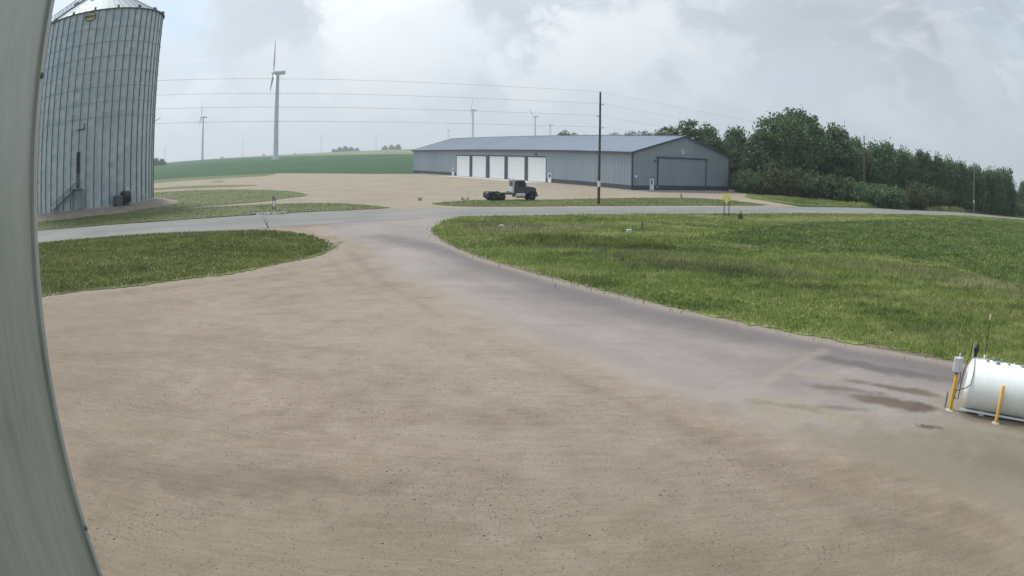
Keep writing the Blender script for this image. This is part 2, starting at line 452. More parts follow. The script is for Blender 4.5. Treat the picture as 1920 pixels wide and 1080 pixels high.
def drive_layers(x, y):
    L = [
        ((vnoise(x * 0.8 + y * 0.6, x * 0.6 - y * 0.8, 0.22, 6, 0.62, 31) - 0.5) * 1.8, (0.165, 0.142, 0.130)),
        (near_line(x, y, [(-7.8, 52), (-6.2, 40), (-1.5, 30), (3.6, 22), (8.6, 14.5), (12, 9)], 2.2, 0.3, 32) * 0.45, (0.300, 0.262, 0.232)),
        (near_line(x, y, [(-9.8, 56), (-3.0, 46.0), (1.2, 36.2), (4.8, 30.4), (9.3, 25.6), (13.4, 21.6), (18.5, 16.8)], 2.7, 0.35, 33) * 0.88, (0.140, 0.118, 0.115)),
        (near_line(x, y, [(-7.2, 41), (-3.2, 32.4), (1.6, 25.4), (5.6, 20)], 1.1, 0.5, 34) * 0.30, (0.172, 0.148, 0.140)),
        (near_line(x, y, [(-5.2, 44), (-1.0, 35), (3.0, 28.6), (7.0, 22.8)], 0.9, 0.5, 35) * 0.30, (0.175, 0.150, 0.143)),
        (sstep(y - 0.25 * x, 15.2, 10.5) * 0.85, (0.192, 0.166, 0.120)),  # olive dirt, with the vignette of the lower right painted in
        (blob(x, y, 9.8, 12.2, 8.0, 3.4, -0.95, 36, 0.8) * 0.70, (0.190, 0.163, 0.118)),
        (blob(x, y, 8.0, 17.3, 2.2, 1.5, -0.5, 37, 0.8) * 0.8, (0.262, 0.222, 0.160)),
        (blob(x, y, 7.4, 17.9, 1.6, 0.30, -0.6, 38, 0.7) * 0.5, (0.150, 0.120, 0.092)),
        (blob(x, y, 12.6, 20.6, 4.2, 0.75, -0.74, 39, 0.6, 0.6) * 0.85, (0.118, 0.098, 0.096)),
        (near_line(x, y, [(7.2, 19.5), (8.9, 21.4), (11.2, 23.4)], 0.42, 0.8, 40) * 0.55, (0.275, 0.238, 0.190)),
        (near_line(x, y, [(9.0, 20.9), (11.3, 19.2), (14.2, 17.0)], 0.45, 0.5, 41) * 0.75, (0.270, 0.232, 0.180)),
        (blob(x, y, 11.9, 18.6, 2.3, 0.42, -0.70, 42, 0.6, 0.6) * 0.85, (0.108, 0.082, 0.070)),
        (blob(x, y, 10.0, 18.9, 1.8, 0.40, -0.55, 43, 0.6, 0.7) * 0.75, (0.122, 0.096, 0.080)),
        (blob(x, y, 11.0, 17.4, 2.2, 0.50, -0.66, 44, 0.5, 0.8) * 0.92, (0.105, 0.078, 0.060)),
        (blob(x, y, 11.5, 17.1, 1.3, 0.55, -0.70, 45, 0.6, 1.0) * 0.80, (0.095, 0.070, 0.054)),
        (blob(x, y, 10.4, 18.0, 2.4, 0.9, -0.66, 56, 0.9, 0.9) * 0.55, (0.150, 0.118, 0.094)),
        (blob(x, y, 9.2, 17.3, 1.3, 0.28, -0.4, 46, 0.6, 0.8) * 0.65, (0.135, 0.108, 0.084)),
        (blob(x, y, 12.9, 17.0, 1.0, 0.7, -0.75, 47, 0.8) * 0.7, (0.225, 0.190, 0.135)),
        (blob(x, y, 11.15, 15.25, 0.50, 0.16, -0.45, 48, 0.5, 0.9) * 0.95, (0.060, 0.048, 0.040)),
        (blob(x, y, 12.9, 11.0, 4.6, 1.9, -0.95, 49, 0.95, 0.5) * 0.7, (0.140, 0.124, 0.090)),
        (blob(x, y, 13.6, 15.0, 2.2, 0.55, -0.86, 50, 0.8) * 0.8, (0.140, 0.116, 0.086)),
        (blob(x, y, 14.3, 12.4, 3.0, 0.45, -0.9, 51, 0.9) * 0.45, (0.130, 0.116, 0.088)),
        (blob(x, y, 13.2, 14.4, 1.8, 0.35, -0.9, 52, 0.7) * 0.6, (0.245, 0.210, 0.155)),
        (near_line(x, y, GR_EDGE, 0.85, 0.35, 53) * 0.75, (0.262, 0.224, 0.170)),
        (near_line(x, y, [(a + 0.28, b_ + 0.3) for a, b_ in GR_EDGE], 0.35, 0.4, 54) * 0.8, (0.090, 0.075, 0.055)),
        (blob(x, y, -9, 60, 10, 12, 0, 55, 0.9) * 0.35, (0.270, 0.238, 0.218)),
    ]
    return compose(x, y, L)


def drive_edge(x, y):
    d = near_line(x, y, [(a - 1.0, b_ - 0.6) for a, b_ in DRIVE_L], 4.6, 0.09, 60)
    return sstep(d, 0.04, 0.60)


def layer_n(t, c, attr):
    """c * (1 - coverage) + colour, from a colour attribute of the mesh"""
    at = N(t, 'ShaderNodeAttribute', attribute_name=attr)
    inv = math_n(t, 'SUBTRACT', 1.0, at.outputs['Alpha'])
    kc = N(t, 'ShaderNodeCombineColor')
    for i in range(3):
        t.links.new(inv, kc.inputs[i])
    a = mix_n(t, 1.0, c, kc.outputs[0], 'MULTIPLY')
    return mix_n(t, 1.0, a, at.outputs['Color'], 'ADD')


def grain_mul(t, c, k):
    kc = N(t, 'ShaderNodeCombineColor')
    for i in range(3):
        t.links.new(k, kc.inputs[i])
    return mix_n(t, 1.0, c, kc.outputs[0], 'MULTIPLY')


def gravel_color(t, v, near):
    big = noise_n(t, v, 0.13, 5, 0.6, 0.3)
    mid = noise_n(t, v, 1.1, 8, 0.72, 0.3)
    f = math_n(t, 'ADD', math_n(t, 'MULTIPLY', big, 0.5), math_n(t, 'MULTIPLY', mid, 0.5))
    if near:
        c = ramp_n(t, f, [(0.38, (0.214, 0.165, 0.120)), (0.46, (0.254, 0.199, 0.149)), (0.54, (0.286, 0.227, 0.174)), (0.63, (0.328, 0.266, 0.211))])
        c = layer_n(t, c, 'gl')
    else:
        c = ramp_n(t, f, [(0.36, (0.232, 0.192, 0.138)), (0.5, (0.272, 0.229, 0.170)), (0.66, (0.315, 0.270, 0.206))])
    # loose stone speckle, denser in patches
    g1 = noise_n(t, v, 11.0, 6, 0.85)
    g2 = noise_n(t, v, 46.0, 3, 0.8)
    loose = ramp_n(t, noise_n(t, map_n(t, v, (0.35, 1.0, 1), (0, 0, 0.25)), 0.9, 6, 0.7, 0.6), [(0.40, 0.40), (0.60, 1.0)])
    gg = math_n(t, 'ADD', math_n(t, 'MULTIPLY', ramp_n(t, g1, [(0.36, 0.0), (0.64, 1.0)]), 0.45), math_n(t, 'MULTIPLY', ramp_n(t, g2, [(0.38, 0.0), (0.62, 1.0)]), 0.55))
    scr = ramp_n(t, noise_n(t, map_n(t, v, (0.9, 6.0, 1), (0, 0, 0.12)), 1.0, 6, 0.75, 0.4), [(0.36, 0.0), (0.64, 1.0)])
    sp = math_n(t, 'ADD', math_n(t, 'MULTIPLY', math_n(t, 'SUBTRACT', gg, 0.5), loose), math_n(t, 'MULTIPLY', math_n(t, 'SUBTRACT', scr, 0.5), 0.25))
    c = grain_mul(t, c, math_n(t, 'MULTIPLY_ADD', sp, 0.78, 1.0))
    return c, math_n(t, 'ADD', math_n(t, 'MULTIPLY', g1, 0.5), g2)


def gravel_mat(name, near=True):
    m, t, b = new_mat(name)
    v = N(t, 'ShaderNodeTexCoord').outputs['Object']
    c, h = gravel_color(t, v, near)
    t.links.new(c, b.inputs['Base Color'])
    b.inputs['Roughness'].default_value = 0.95
    b.inputs['Specular IOR Level'].default_value = 0.2
    bump_to(t, b, h, 0.75, 0.03)
    return m


M['gravel'] = gravel_mat('gravel_near', True)
M['gravel_far'] = gravel_mat('gravel_far', False)


def asphalt_mat(name, drive):
    m, t, b = new_mat(name)
    v = N(t, 'ShaderNodeTexCoord').outputs['Object']
    big = noise_n(t, v, 0.13, 4, 0.6, 0.4)
    strk = noise_n(t, map_n(t, v, (0.25, 0.9, 1), (0, 0, 0.93 if drive else -0.35)), 1.0, 7, 0.7, 0.3)
    g = noise_n(t, v, 30, 3, 0.8)
    f = math_n(t, 'ADD', math_n(t, 'MULTIPLY', big, 0.5), math_n(t, 'MULTIPLY', strk, 0.5))
    if drive:
        c = ramp_n(t, f, [(0.36, (0.218, 0.190, 0.172)), (0.5, (0.256, 0.225, 0.206)), (0.64, (0.294, 0.260, 0.238))])
        c = layer_n(t, c, 'dl')
    else:
        c = ramp_n(t, f, [(0.36, (0.168, 0.164, 0.152)), (0.5, (0.200, 0.196, 0.182)), (0.64, (0.236, 0.230, 0.210))])
        wt = curve_mask(t, v, 1.8, [(-45, 64), (-20, 70), (-3, 77.5), (14, 82), (33, 92)])
        c = mix_n(t, math_n(t, 'MULTIPLY', wt, 0.45), c, (0.145, 0.143, 0.146))
        dj = curve_mask(t, v, 6, [(-10, 64), (-10, 74), (-11, 84)])
        c = mix_n(t, math_n(t, 'MULTIPLY', dj, 0.5), c, (0.245, 0.218, 0.198))
    g5 = ramp_n(t, noise_n(t, v, 5.0, 7, 0.8), [(0.36, 0.0), (0.64, 1.0)])
    g30 = ramp_n(t, g, [(0.38, 0.0), (0.62, 1.0)])
    c = grain_mul(t, c, math_n(t, 'MULTIPLY_ADD', math_n(t, 'SUBTRACT', math_n(t, 'ADD', math_n(t, 'MULTIPLY', g5, 0.5), math_n(t, 'MULTIPLY', g30, 0.5)), 0.5), 0.30, 1.0))
    if drive:
        ed = N(t, 'ShaderNodeAttribute', attribute_name='edge').outputs['Fac']
        gc, gh = gravel_color(t, v, True)
        c = mix_n(t, ed, c, gc)
        bn = N(t, 'ShaderNodeBump')
        t.links.new(math_n(t, 'MULTIPLY_ADD', ed, 0.45, 0.3), bn.inputs['Strength'])
        t.links.new(math_n(t, 'MULTIPLY_ADD', ed, 0.02, 0.01), bn.inputs['Distance'])
        t.links.new(mix_n(t, ed, g, gh), bn.inputs['Height'])
        t.links.new(bn.outputs[0], b.inputs['Normal'])
    else:
        bump_to(t, b, g, 0.3, 0.01)
    t.links.new(c, b.inputs['Base Color'])
    b.inputs['Roughness'].default_value = 0.95 if drive else 0.9
    b.inputs['Specular IOR Level'].default_value = 0.2
    return m


def curve_mask(t, v, width, pts, wobk=0.35):
    """1 near a polyline given by pts (smooth band)"""
    sp = N(t, 'ShaderNodeSeparateXYZ')
    t.links.new(v, sp.inputs[0])
    X, Y = sp.outputs[0], sp.outputs[1]
    wob = math_n(t, 'MULTIPLY_ADD', noise_n(t, v, 0.25, 4, 0.6), 2.4, -1.2)
    best = None
    for (x0, y0), (x1, y1) in zip(pts[:-1], pts[1:]):
        dx, dy = x1 - x0, y1 - y0
        L2 = dx * dx + dy * dy
        tt = math_n(t, 'ADD', math_n(t, 'MULTIPLY', math_n(t, 'SUBTRACT', X, x0), dx / L2), math_n(t, 'MULTIPLY', math_n(t, 'SUBTRACT', Y, y0), dy / L2), clamp=True)
        ex = math_n(t, 'SUBTRACT', math_n(t, 'SUBTRACT', X, x0), math_n(t, 'MULTIPLY', tt, dx))
        ey = math_n(t, 'SUBTRACT', math_n(t, 'SUBTRACT', Y, y0), math_n(t, 'MULTIPLY', tt, dy))
        d = math_n(t, 'SQRT', math_n(t, 'ADD', math_n(t, 'MULTIPLY', ex, ex), math_n(t, 'MULTIPLY', ey, ey)))
        best = d if best is None else math_n(t, 'MINIMUM', best, d)
    best = math_n(t, 'ADD', best, math_n(t, 'MULTIPLY', wob, width * wobk))
    mr = N(t, 'ShaderNodeMapRange', interpolation_type='SMOOTHSTEP')
    t.links.new(best, mr.inputs[0])
    mr.inputs[1].default_value = 0.0
    mr.inputs[2].default_value = width
    mr.inputs[3].default_value = 1.0
    mr.inputs[4].default_value = 0.0
    return mr.outputs[0]


M['drive'] = asphalt_mat('dusty_asphalt', True)
M['road'] = asphalt_mat('road_asphalt', False)


def blob_n(t, v, x, y, rx, ry, rot, soft=0.5):
    mp = N(t, 'ShaderNodeMapping', vector_type='TEXTURE')
    mp.inputs['Location'].default_value = (x, y, 0)
    mp.inputs['Rotation'].default_value = (0, 0, rot)
    mp.inputs['Scale'].default_value = (rx, ry, 1)
    t.links.new(v, mp.inputs['Vector'])
    sp = N(t, 'ShaderNodeSeparateXYZ')
    t.links.new(mp.outputs[0], sp.inputs[0])
    r2 = math_n(t, 'SQRT', math_n(t, 'ADD', math_n(t, 'POWER', sp.outputs[0], 2), math_n(t, 'POWER', sp.outputs[1], 2)))
    nz = WOB.get(id(t))
    if nz is None:
        nz = WOB[id(t)] = math_n(t, 'MULTIPLY_ADD', noise_n(t, map_n(t, v, (1, 1, 0)), 0.5, 6, 0.7, 0.4), 2.6, -1.3)
    return ramp_n(t, math_n(t, 'ADD', r2, nz), [(1 - soft, 1.0), (1.0, 0.0)])


WOB = {}


def grass_color(t, v, kind, tint=None):
    n1 = noise_n(t, map_n(t, v, (0.55, 1.2, 0.0), (0, 0, 0.5)), 0.20, 6, 0.66, 0.8)
    n2 = noise_n(t, map_n(t, v, (1, 1, 0.0)), 0.8, 4, 0.65, 0.3)
    f = math_n(t, 'ADD', math_n(t, 'MULTIPLY', n1, 0.62), math_n(t, 'MULTIPLY', n2, 0.38))
    if kind == 'verge':
        c = ramp_n(t, f, [(0.38, (0.071, 0.094, 0.033)), (0.45, (0.132, 0.177, 0.043)), (0.53, (0.193, 0.237, 0.064)), (0.62, (0.291, 0.302, 0.132))])
        for (x, y, rx, ry, ro, k_, cc) in ((38, 82.5, 34, 4.0, 0.50, 0.9, (0.281, 0.293, 0.124)), (3, 62, 7.5, 3.6, 0.35, 0.85, (0.272, 0.251, 0.137)), (20, 62, 12, 2.6, 0.42, 0.75, (0.225, 0.255, 0.079)),
                                          (3.5, 50.5, 8.5, 1.7, -0.12, 0.85, (0.066, 0.085, 0.038)), (14, 50.5, 9, 2.4, 0.05, 0.5, (0.075, 0.116, 0.041)), (10, 42.8, 7, 2.2, -0.45, 0.65, (0.103, 0.104, 0.054)),
                                          (17, 34.5, 6, 1.8, -0.6, 0.45, (0.090, 0.106, 0.043)), (24, 30, 8, 3.0, -0.7, 0.7, (0.212, 0.218, 0.083)), (9.5, 31.2, 9, 2.2, -0.80, 0.45, (0.141, 0.209, 0.043)),
                                          (18.5, 25.2, 4, 2.4, -0.7, 0.5, (0.090, 0.106, 0.041)), (0, 44.8, 7, 1.6, -1.1, 0.4, (0.150, 0.200, 0.054))):
            c = mix_n(t, math_n(t, 'MULTIPLY', blob_n(t, v, x, y, rx, ry, ro, 0.8), k_), c, cc)
    elif kind == 'left':
        c = ramp_n(t, f, [(0.36, (0.059, 0.073, 0.024)), (0.47, (0.099, 0.123, 0.030)), (0.55, (0.138, 0.160, 0.042)), (0.66, (0.186, 0.187, 0.065))])
    elif kind == 'lawn':
        c = ramp_n(t, f, [(0.36, (0.085, 0.109, 0.036)), (0.5, (0.114, 0.138, 0.045)), (0.66, (0.147, 0.161, 0.058))])
    elif kind == 'crop':
        c = ramp_n(t, f, [(0.38, (0.068, 0.106, 0.031)), (0.5, (0.108, 0.153, 0.041)), (0.62, (0.154, 0.200, 0.056))])
    else:  # weeds
        c = ramp_n(t, f, [(0.36, (0.125, 0.140, 0.058)), (0.5, (0.190, 0.190, 0.090)), (0.64, (0.285, 0.265, 0.150))])
    return c


def grass_mat(name, kind, blade=False):
    m, t, b = new_mat(name)
    v = N(t, 'ShaderNodeTexCoord').outputs['Object']
    c = grass_color(t, v, kind)
    if blade:
        at = N(t, 'ShaderNodeAttribute', attribute_name='tone')
        k = math_n(t, 'MULTIPLY_ADD', at.outputs['Fac'], 1.1, 0.78)
        kc = N(t, 'ShaderNodeCombineColor')
        for i in range(3):
            t.links.new(k, kc.inputs[i])
        c = mix_n(t, 1.0, c, kc.outputs[0], 'MULTIPLY')
        dry = ramp_n(t, at.outputs['Fac'], [(0.84, 0.0), (0.93, 0.65)])
        c = mix_n(t, dry, c, (0.36, 0.34, 0.20))
        # shading normals tilted upwards to brighten the blades
        ge = N(t, 'ShaderNodeNewGeometry')
        vm = N(t, 'ShaderNodeVectorMath', operation='ADD')
        t.links.new(ge.outputs['Normal'], vm.inputs[0])
        vm.inputs[1].default_value = (0, 0, 1.3)
        vn = N(t, 'ShaderNodeVectorMath', operation='NORMALIZE')
        t.links.new(vm.outputs[0], vn.inputs[0])
        t.links.new(vn.outputs[0], b.inputs['Normal'])
    else:
        c = mix_n(t, 1.0, c, (0.86, 0.84, 0.86), 'MULTIPLY')
        g = noise_n(t, v, 6, 4, 0.8)
        gk = math_n(t, 'MULTIPLY_ADD', math_n(t, 'SUBTRACT', g, 0.5), 1.3, 1.0)
        kc = N(t, 'ShaderNodeCombineColor')
        for i in range(3):
            t.links.new(gk, kc.inputs[i])
        c = mix_n(t, 1.0, c, kc.outputs[0], 'MULTIPLY')
        bump_to(t, b, g, 0.5, 0.08)
    t.links.new(c, b.inputs['Base Color'])
    b.inputs['Roughness'].default_value = 0.75
    b.inputs['Specular IOR Level'].default_value = 0.15
    if blade:
        tr = N(t, 'ShaderNodeBsdfTranslucent')
        t.links.new(c, tr.inputs[0])
        mx = N(t, 'ShaderNodeMixShader')
        mx.inputs[0].default_value = 0.4
        t.links.new(b.outputs[0], mx.inputs[1])
        t.links.new(tr.outputs[0], mx.inputs[2])
        out = [n for n in t.nodes if n.type == 'OUTPUT_MATERIAL'][0]
        t.links.new(mx.outputs[0], out.inputs[0])
    return m


for kd in ('verge', 'left', 'lawn', 'crop', 'weeds'):
    M['soil_' + kd] = grass_mat('ground_' + kd, kd)
    M['blade_' + kd] = grass_mat('blades_' + kd, kd, True)


def leaf_mat(name, c0, c1):
    m, t, b = new_mat(name)
    at = N(t, 'ShaderNodeAttribute', attribute_name='tone')
    oi = N(t, 'ShaderNodeObjectInfo')
    c = ramp_n(t, at.outputs['Fac'], [(0.0, c0), (1.0, c1)])
    hs = N(t, 'ShaderNodeHueSaturation')
    t.links.new(math_n(t, 'MULTIPLY_ADD', oi.outputs['Random'], 0.035, 0.483), hs.inputs['Hue'])
    t.links.new(math_n(t, 'MULTIPLY_ADD', oi.outputs['Random'], 0.5, 0.75), hs.inputs['Value'])
    t.links.new(c, hs.inputs['Color'])
    t.links.new(hs.outputs[0], b.inputs['Base Color'])
    b.inputs['Roughness'].default_value = 0.65
    b.inputs['Specular IOR Level'].default_value = 0.2
    tr = N(t, 'ShaderNodeBsdfTranslucent')
    t.links.new(hs.outputs[0], tr.inputs[0])
    mx = N(t, 'ShaderNodeMixShader')
    mx.inputs[0].default_value = 0.25
    t.links.new(b.outputs[0], mx.inputs[1])
    t.links.new(tr.outputs[0], mx.inputs[2])
    out = [n for n in t.nodes if n.type == 'OUTPUT_MATERIAL'][0]
    t.links.new(mx.outputs[0], out.inputs[0])
    return m


M['leaf'] = leaf_mat('leaf', (0.052, 0.088, 0.042), (0.135, 0.200, 0.088))
M['leaf_olive'] = leaf_mat('leaf_olive', (0.058, 0.070, 0.030), (0.115, 0.130, 0.055))


def terrain_mat():
    m, t, b = new_mat('farmland')
    v = N(t, 'ShaderNodeTexCoord').outputs['Object']
    sp = N(t, 'ShaderNodeSeparateXYZ')
    t.links.new(v, sp.inputs[0])
    rows = noise_n(t, map_n(t, v, (0.015, 0.2, 0), (0, 0, 0.35)), 1.0, 4, 0.6)
    n = noise_n(t, v, 0.02, 5, 0.6)
    n3 = noise_n(t, v, 1.2, 4, 0.75)
    f = math_n(t, 'ADD', math_n(t, 'MULTIPLY', rows, 0.45), math_n(t, 'ADD', math_n(t, 'MULTIPLY', n, 0.35), math_n(t, 'MULTIPLY', n3, 0.2)))
    crop = ramp_n(t, f, [(0.38, (0.026, 0.066, 0.030)), (0.5, (0.036, 0.084, 0.036)), (0.62, (0.050, 0.102, 0.042))])
    far = ramp_n(t, f, [(0.38, (0.13, 0.165, 0.09)), (0.62, (0.19, 0.22, 0.12))])
    # the nearer crop field ends on a line; pale small-grain stubble beyond
    ln = math_n(t, 'ADD', sp.outputs[1], math_n(t, 'MULTIPLY', sp.outputs[0], 1.34))
    k = ramp_n(t, math_n(t, 'MULTIPLY_ADD', ln, 0.01, -4.98), [(0.0, 0.0), (0.03, 1.0)])
    c = mix_n(t, k, crop, far)
    t.links.new(c, b.inputs['Base Color'])
    b.inputs['Roughness'].default_value = 0.9
    b.inputs['Specular IOR Level'].default_value = 0.1
    bump_to(t, b, n3, 0.6, 0.3)
    return m


M['terrain'] = terrain_mat()


# ------------------------------------------------------------------ geometry helpers
class MB:
    def __init__(self):
        self.v, self.f = [], []

    def add(self, vs, fs):
        k = len(self.v)
        self.v += [tuple(p) for p in vs]
        self.f += [tuple(i + k for i in f) for f in fs]
        return self

    def box(self, c, s, rz=0.0, rot=None):
        R = rot if rot is not None else Matrix.Rotation(rz, 3, 'Z')
        vs = [R @ Vector((sx * s[0] / 2, sy * s[1] / 2, sz * s[2] / 2)) + Vector(c) for sx in (-1, 1) for sy in (-1, 1) for sz in (-1, 1)]
        return self.add(vs, [(0, 1, 3, 2), (4, 6, 7, 5), (0, 4, 5, 1), (2, 3, 7, 6), (0, 2, 6, 4), (1, 5, 7, 3)])

    def tube(self, pts, radii, n=8, caps=True):
        pts = [Vector(p) for p in pts]
        if isinstance(radii, (int, float)):
            radii = [radii] * len(pts)
        vs, fs = [], []
        up = None
        for i, p in enumerate(pts):
            d = (pts[min(i + 1, len(pts) - 1)] - pts[max(i - 1, 0)]).normalized()
            if up is None:
                up = Vector((0, 0, 1)) if abs(d.z) < 0.9 else Vector((1, 0, 0))
            a = d.cross(up).normalized()
            bb = a.cross(d).normalized()
            up = bb
            for k in range(n):
                th = 2 * PI * k / n
                vs.append(p + (a * math.cos(th) + bb * math.sin(th)) * radii[i])
        for i in range(len(pts) - 1):
            for k in range(n):
                k2 = (k + 1) % n
                fs.append((i * n + k, i * n + k2, (i + 1) * n + k2, (i + 1) * n + k))
        if caps:
            fs.append(tuple(range(n))[::-1])
            fs.append(tuple(range((len(pts) - 1) * n, len(pts) * n)))
        return self.add(vs, fs)

    def lathe(self, prof, n=24, origin=(0, 0, 0), axis=(0, 0, 1)):
        """prof: list of (radius, distance along axis)"""
        ax = Vector(axis).normalized()
        a = ax.orthogonal().normalized()
        bb = ax.cross(a)
        o = Vector(origin)
        vs, fs = [], []
        for r, h in prof:
            for k in range(n):
                th = 2 * PI * k / n
                vs.append(o + ax * h + (a * math.cos(th) + bb * math.sin(th)) * r)
        for i in range(len(prof) - 1):
            for k in range(n):
                k2 = (k + 1) % n
                fs.append((i * n + k, i * n + k2, (i + 1) * n + k2, (i + 1) * n + k))
        if prof[0][0] > 1e-4:
            fs.append(tuple(range(n))[::-1])
        if prof[-1][0] > 1e-4:
            fs.append(tuple(range((len(prof) - 1) * n, len(prof) * n)))
        return self.add(vs, fs)

    def prism(self, poly, z0, z1):
        """poly of (x, y), extruded z0..z1"""
        n = len(poly)
        vs = [(x, y, z0) for x, y in poly] + [(x, y, z1) for x, y in poly]
        fs = [tuple(range(n))[::-1], tuple(range(n, 2 * n))] + [(i, (i + 1) % n, n + (i + 1) % n, n + i) for i in range(n)]
        return self.add(vs, fs)

    def xform(self, mat):
        self.v = [tuple(mat @ Vector(p)) for p in self.v]
        return self

    def mesh(self, name, mat, smooth=False, bevel=0.0):
        me = bpy.data.meshes.new(name)
        me.from_pydata(self.v, [], self.f)
        bm = bmesh.new()
        bm.from_mesh(me)
        bmesh.ops.remove_doubles(bm, verts=bm.verts, dist=1e-6)
        bmesh.ops.recalc_face_normals(bm, faces=bm.faces)
        if bevel:
            bmesh.ops.bevel(bm, geom=[e for e in bm.edges if len(e.link_faces) == 2 and e.calc_face_angle() > 0.6], offset=bevel, segments=2, affect='EDGES', profile=0.5)
        bm.to_mesh(me)
        bm.free()
        me.materials.append(M[mat] if isinstance(mat, str) else mat)
        if smooth:
            for p in me.polygons:
                p.use_smooth = True
            try:
                me.set_sharp_from_angle(angle=math.radians(38))
            except Exception:
                pass
        me.update()
        return me

    def build(self, name, mat, parent=None, smooth=False, bevel=0.0, loc=None):
        return link(name, self.mesh(name, mat, smooth, bevel), parent, loc)


def link(name, me, parent=None, loc=None, rz=0.0):
    o = bpy.data.objects.new(name, me)
    COL.objects.link(o)
    if parent is not None:
        o.parent = parent
    if loc is not None:
        o.location = loc
    if rz:
        o.rotation_euler = (0, 0, rz)
    return o


def thing(name, label, cat, loc=(0, 0, 0), rz=0.0, group=None):
    o = bpy.data.objects.new(name, None)
    o.empty_display_size = 0.3
    COL.objects.link(o)
    o.location = loc
    o.rotation_euler = (0, 0, rz)
    return tag(o, label, cat, group)


def tag(o, label=None, cat=None, group=None, kind=None):
    for k, v in (('label', label), ('category', cat), ('group', group), ('kind', kind)):
        if v:
            o[k] = v
    return o


def dup(root, loc, rz=0.0, label=None, scale=None):
    r = root.copy()
    COL.objects.link(r)
    r.location = loc
    r.rotation_euler = (0, 0, rz)
    if scale:
        r.scale = scale
    if label:
        r['label'] = label
    for ch in list(root.children):
        c = ch.copy()
        COL.objects.link(c)
        c.parent = r
        for g in list(ch.children):
            d = g.copy()
            COL.objects.link(d)
            d.parent = c
    return r


def sheet(name, poly, z, mat, skirt=0.0, ragged=0.0, step=1.2):
    """flat ground sheet from an outline, edge resampled and slightly ragged; optional skirt down to z - skirt"""
    pts = []
    n = len(poly)
    for i in range(n):
        a, b = Vector(poly[i]), Vector(poly[(i + 1) % n])
        L = (b - a).length
        k = max(1, min(120, int(L / step))) if ragged else 1
        nr = Vector((-(b - a).y, (b - a).x)).normalized() if L > 0 else Vector((0, 0))
        for j in range(k):
            p = a.lerp(b, j / k)
            if ragged:
                q_ = math.sin(p.x * 0.9 + p.y * 0.4) * 0.5 + math.sin(p.x * 2.3 - p.y * 1.7 + 1) * 0.5
                p = p + nr * ragged * (random.uniform(-0.7, 0.7) + 0.9 * q_)
            pts.append(p)
    tris = tessellate_polygon([[Vector((p.x, p.y, 0)) for p in pts]])
    vs = [(p.x, p.y, z) for p in pts]
    fs = [tuple(t) for t in tris]
    m = len(pts)
    if skirt:
        vs += [(p.x, p.y, z - skirt) for p in pts]
        fs += [(i, (i + 1) % m, m + (i + 1) % m, m + i) for i in range(m)]
    me = bpy.data.meshes.new(name)
    me.from_pydata(vs, [], fs)
    bm = bmesh.new()
    bm.from_mesh(me)
    bmesh.ops.recalc_face_normals(bm, faces=bm.faces)
    up = sum(f.normal.z * f.calc_area() for f in bm.faces)
    if up < 0:
        bmesh.ops.reverse_faces(bm, faces=bm.faces)
    bm.to_mesh(me)
    bm.free()
    me.materials.append(M[mat])
    o = link(name, me)
    return tag(o, kind='structure')


def smooth_poly(pts, k=2):
    """Chaikin corner cutting of a closed outline"""
    for _ in range(k):
        out = []
        n = len(pts)
        for i in range(n):
            a, b = pts[i], pts[(i + 1) % n]
            out.append((a[0] * .75 + b[0] * .25, a[1] * .75 + b[1] * .25))
            out.append((a[0] * .25 + b[0] * .75, a[1] * .25 + b[1] * .75))
        pts = out
    return pts


def in_poly(P, poly):
    x, y = P[:, 0], P[:, 1]
    ins = np.zeros(len(P), bool)
    n = len(poly)
    for i in range(n):
        x0, y0 = poly[i]
        x1, y1 = poly[(i + 1) % n]
        if y0 == y1:
            continue
        c = ((y0 > y) != (y1 > y)) & (x < (x1 - x0) * (y - y0) / (y1 - y0) + x0)
        ins ^= c
    return ins


# ------------------------------------------------------------------ terrain and ground
def ground_z(r, a=0.0):
    """flat round the yard, then a gentle swell that hides the true horizon; a = azimuth from +Y in degrees"""
    t = np.clip((r - 300) / 1250, 0, 1)
    k = 8.0 + 4.2 * np.exp(-((a + 6) / 8.0) ** 2)
    return k * (1 - (1 - t) ** 1.55) + np.clip((r - 1550) / 6000, 0, 1) * 6


def gz(x, y):
    return float(ground_z(np.array([math.hypot(x, y)]), math.degrees(math.atan2(x, y)))[0])


rad = [0, 20, 60, 120, 200, 300, 330, 370, 420, 480, 550, 640, 740, 860, 1000, 1150, 1300, 1450, 1600, 1800, 2100, 2600, 3400, 4600, 6000, 8000]
na = 180
tv, tf = [(0, 0, -0.02)], []
for r in rad[1:]:
    for k in range(na):
        a = 2 * PI * k / na
        x_, y_ = r * math.cos(a), r * math.sin(a)
        tv.append((x_, y_, gz(x_, y_) - 0.02))
for k in range(na):
    tf.append((0, 1 + k, 1 + (k + 1) % na))
for i in range(len(rad) - 2):
    for k in range(na):
        k2 = (k + 1) % na
        tf.append((1 + i * na + k, 1 + (i + 1) * na + k, 1 + (i + 1) * na + k2, 1 + i * na + k2))
tm = MB().add(tv, tf).mesh('terrain', 'terrain', smooth=True)
tag(link('terrain', tm), kind='structure')

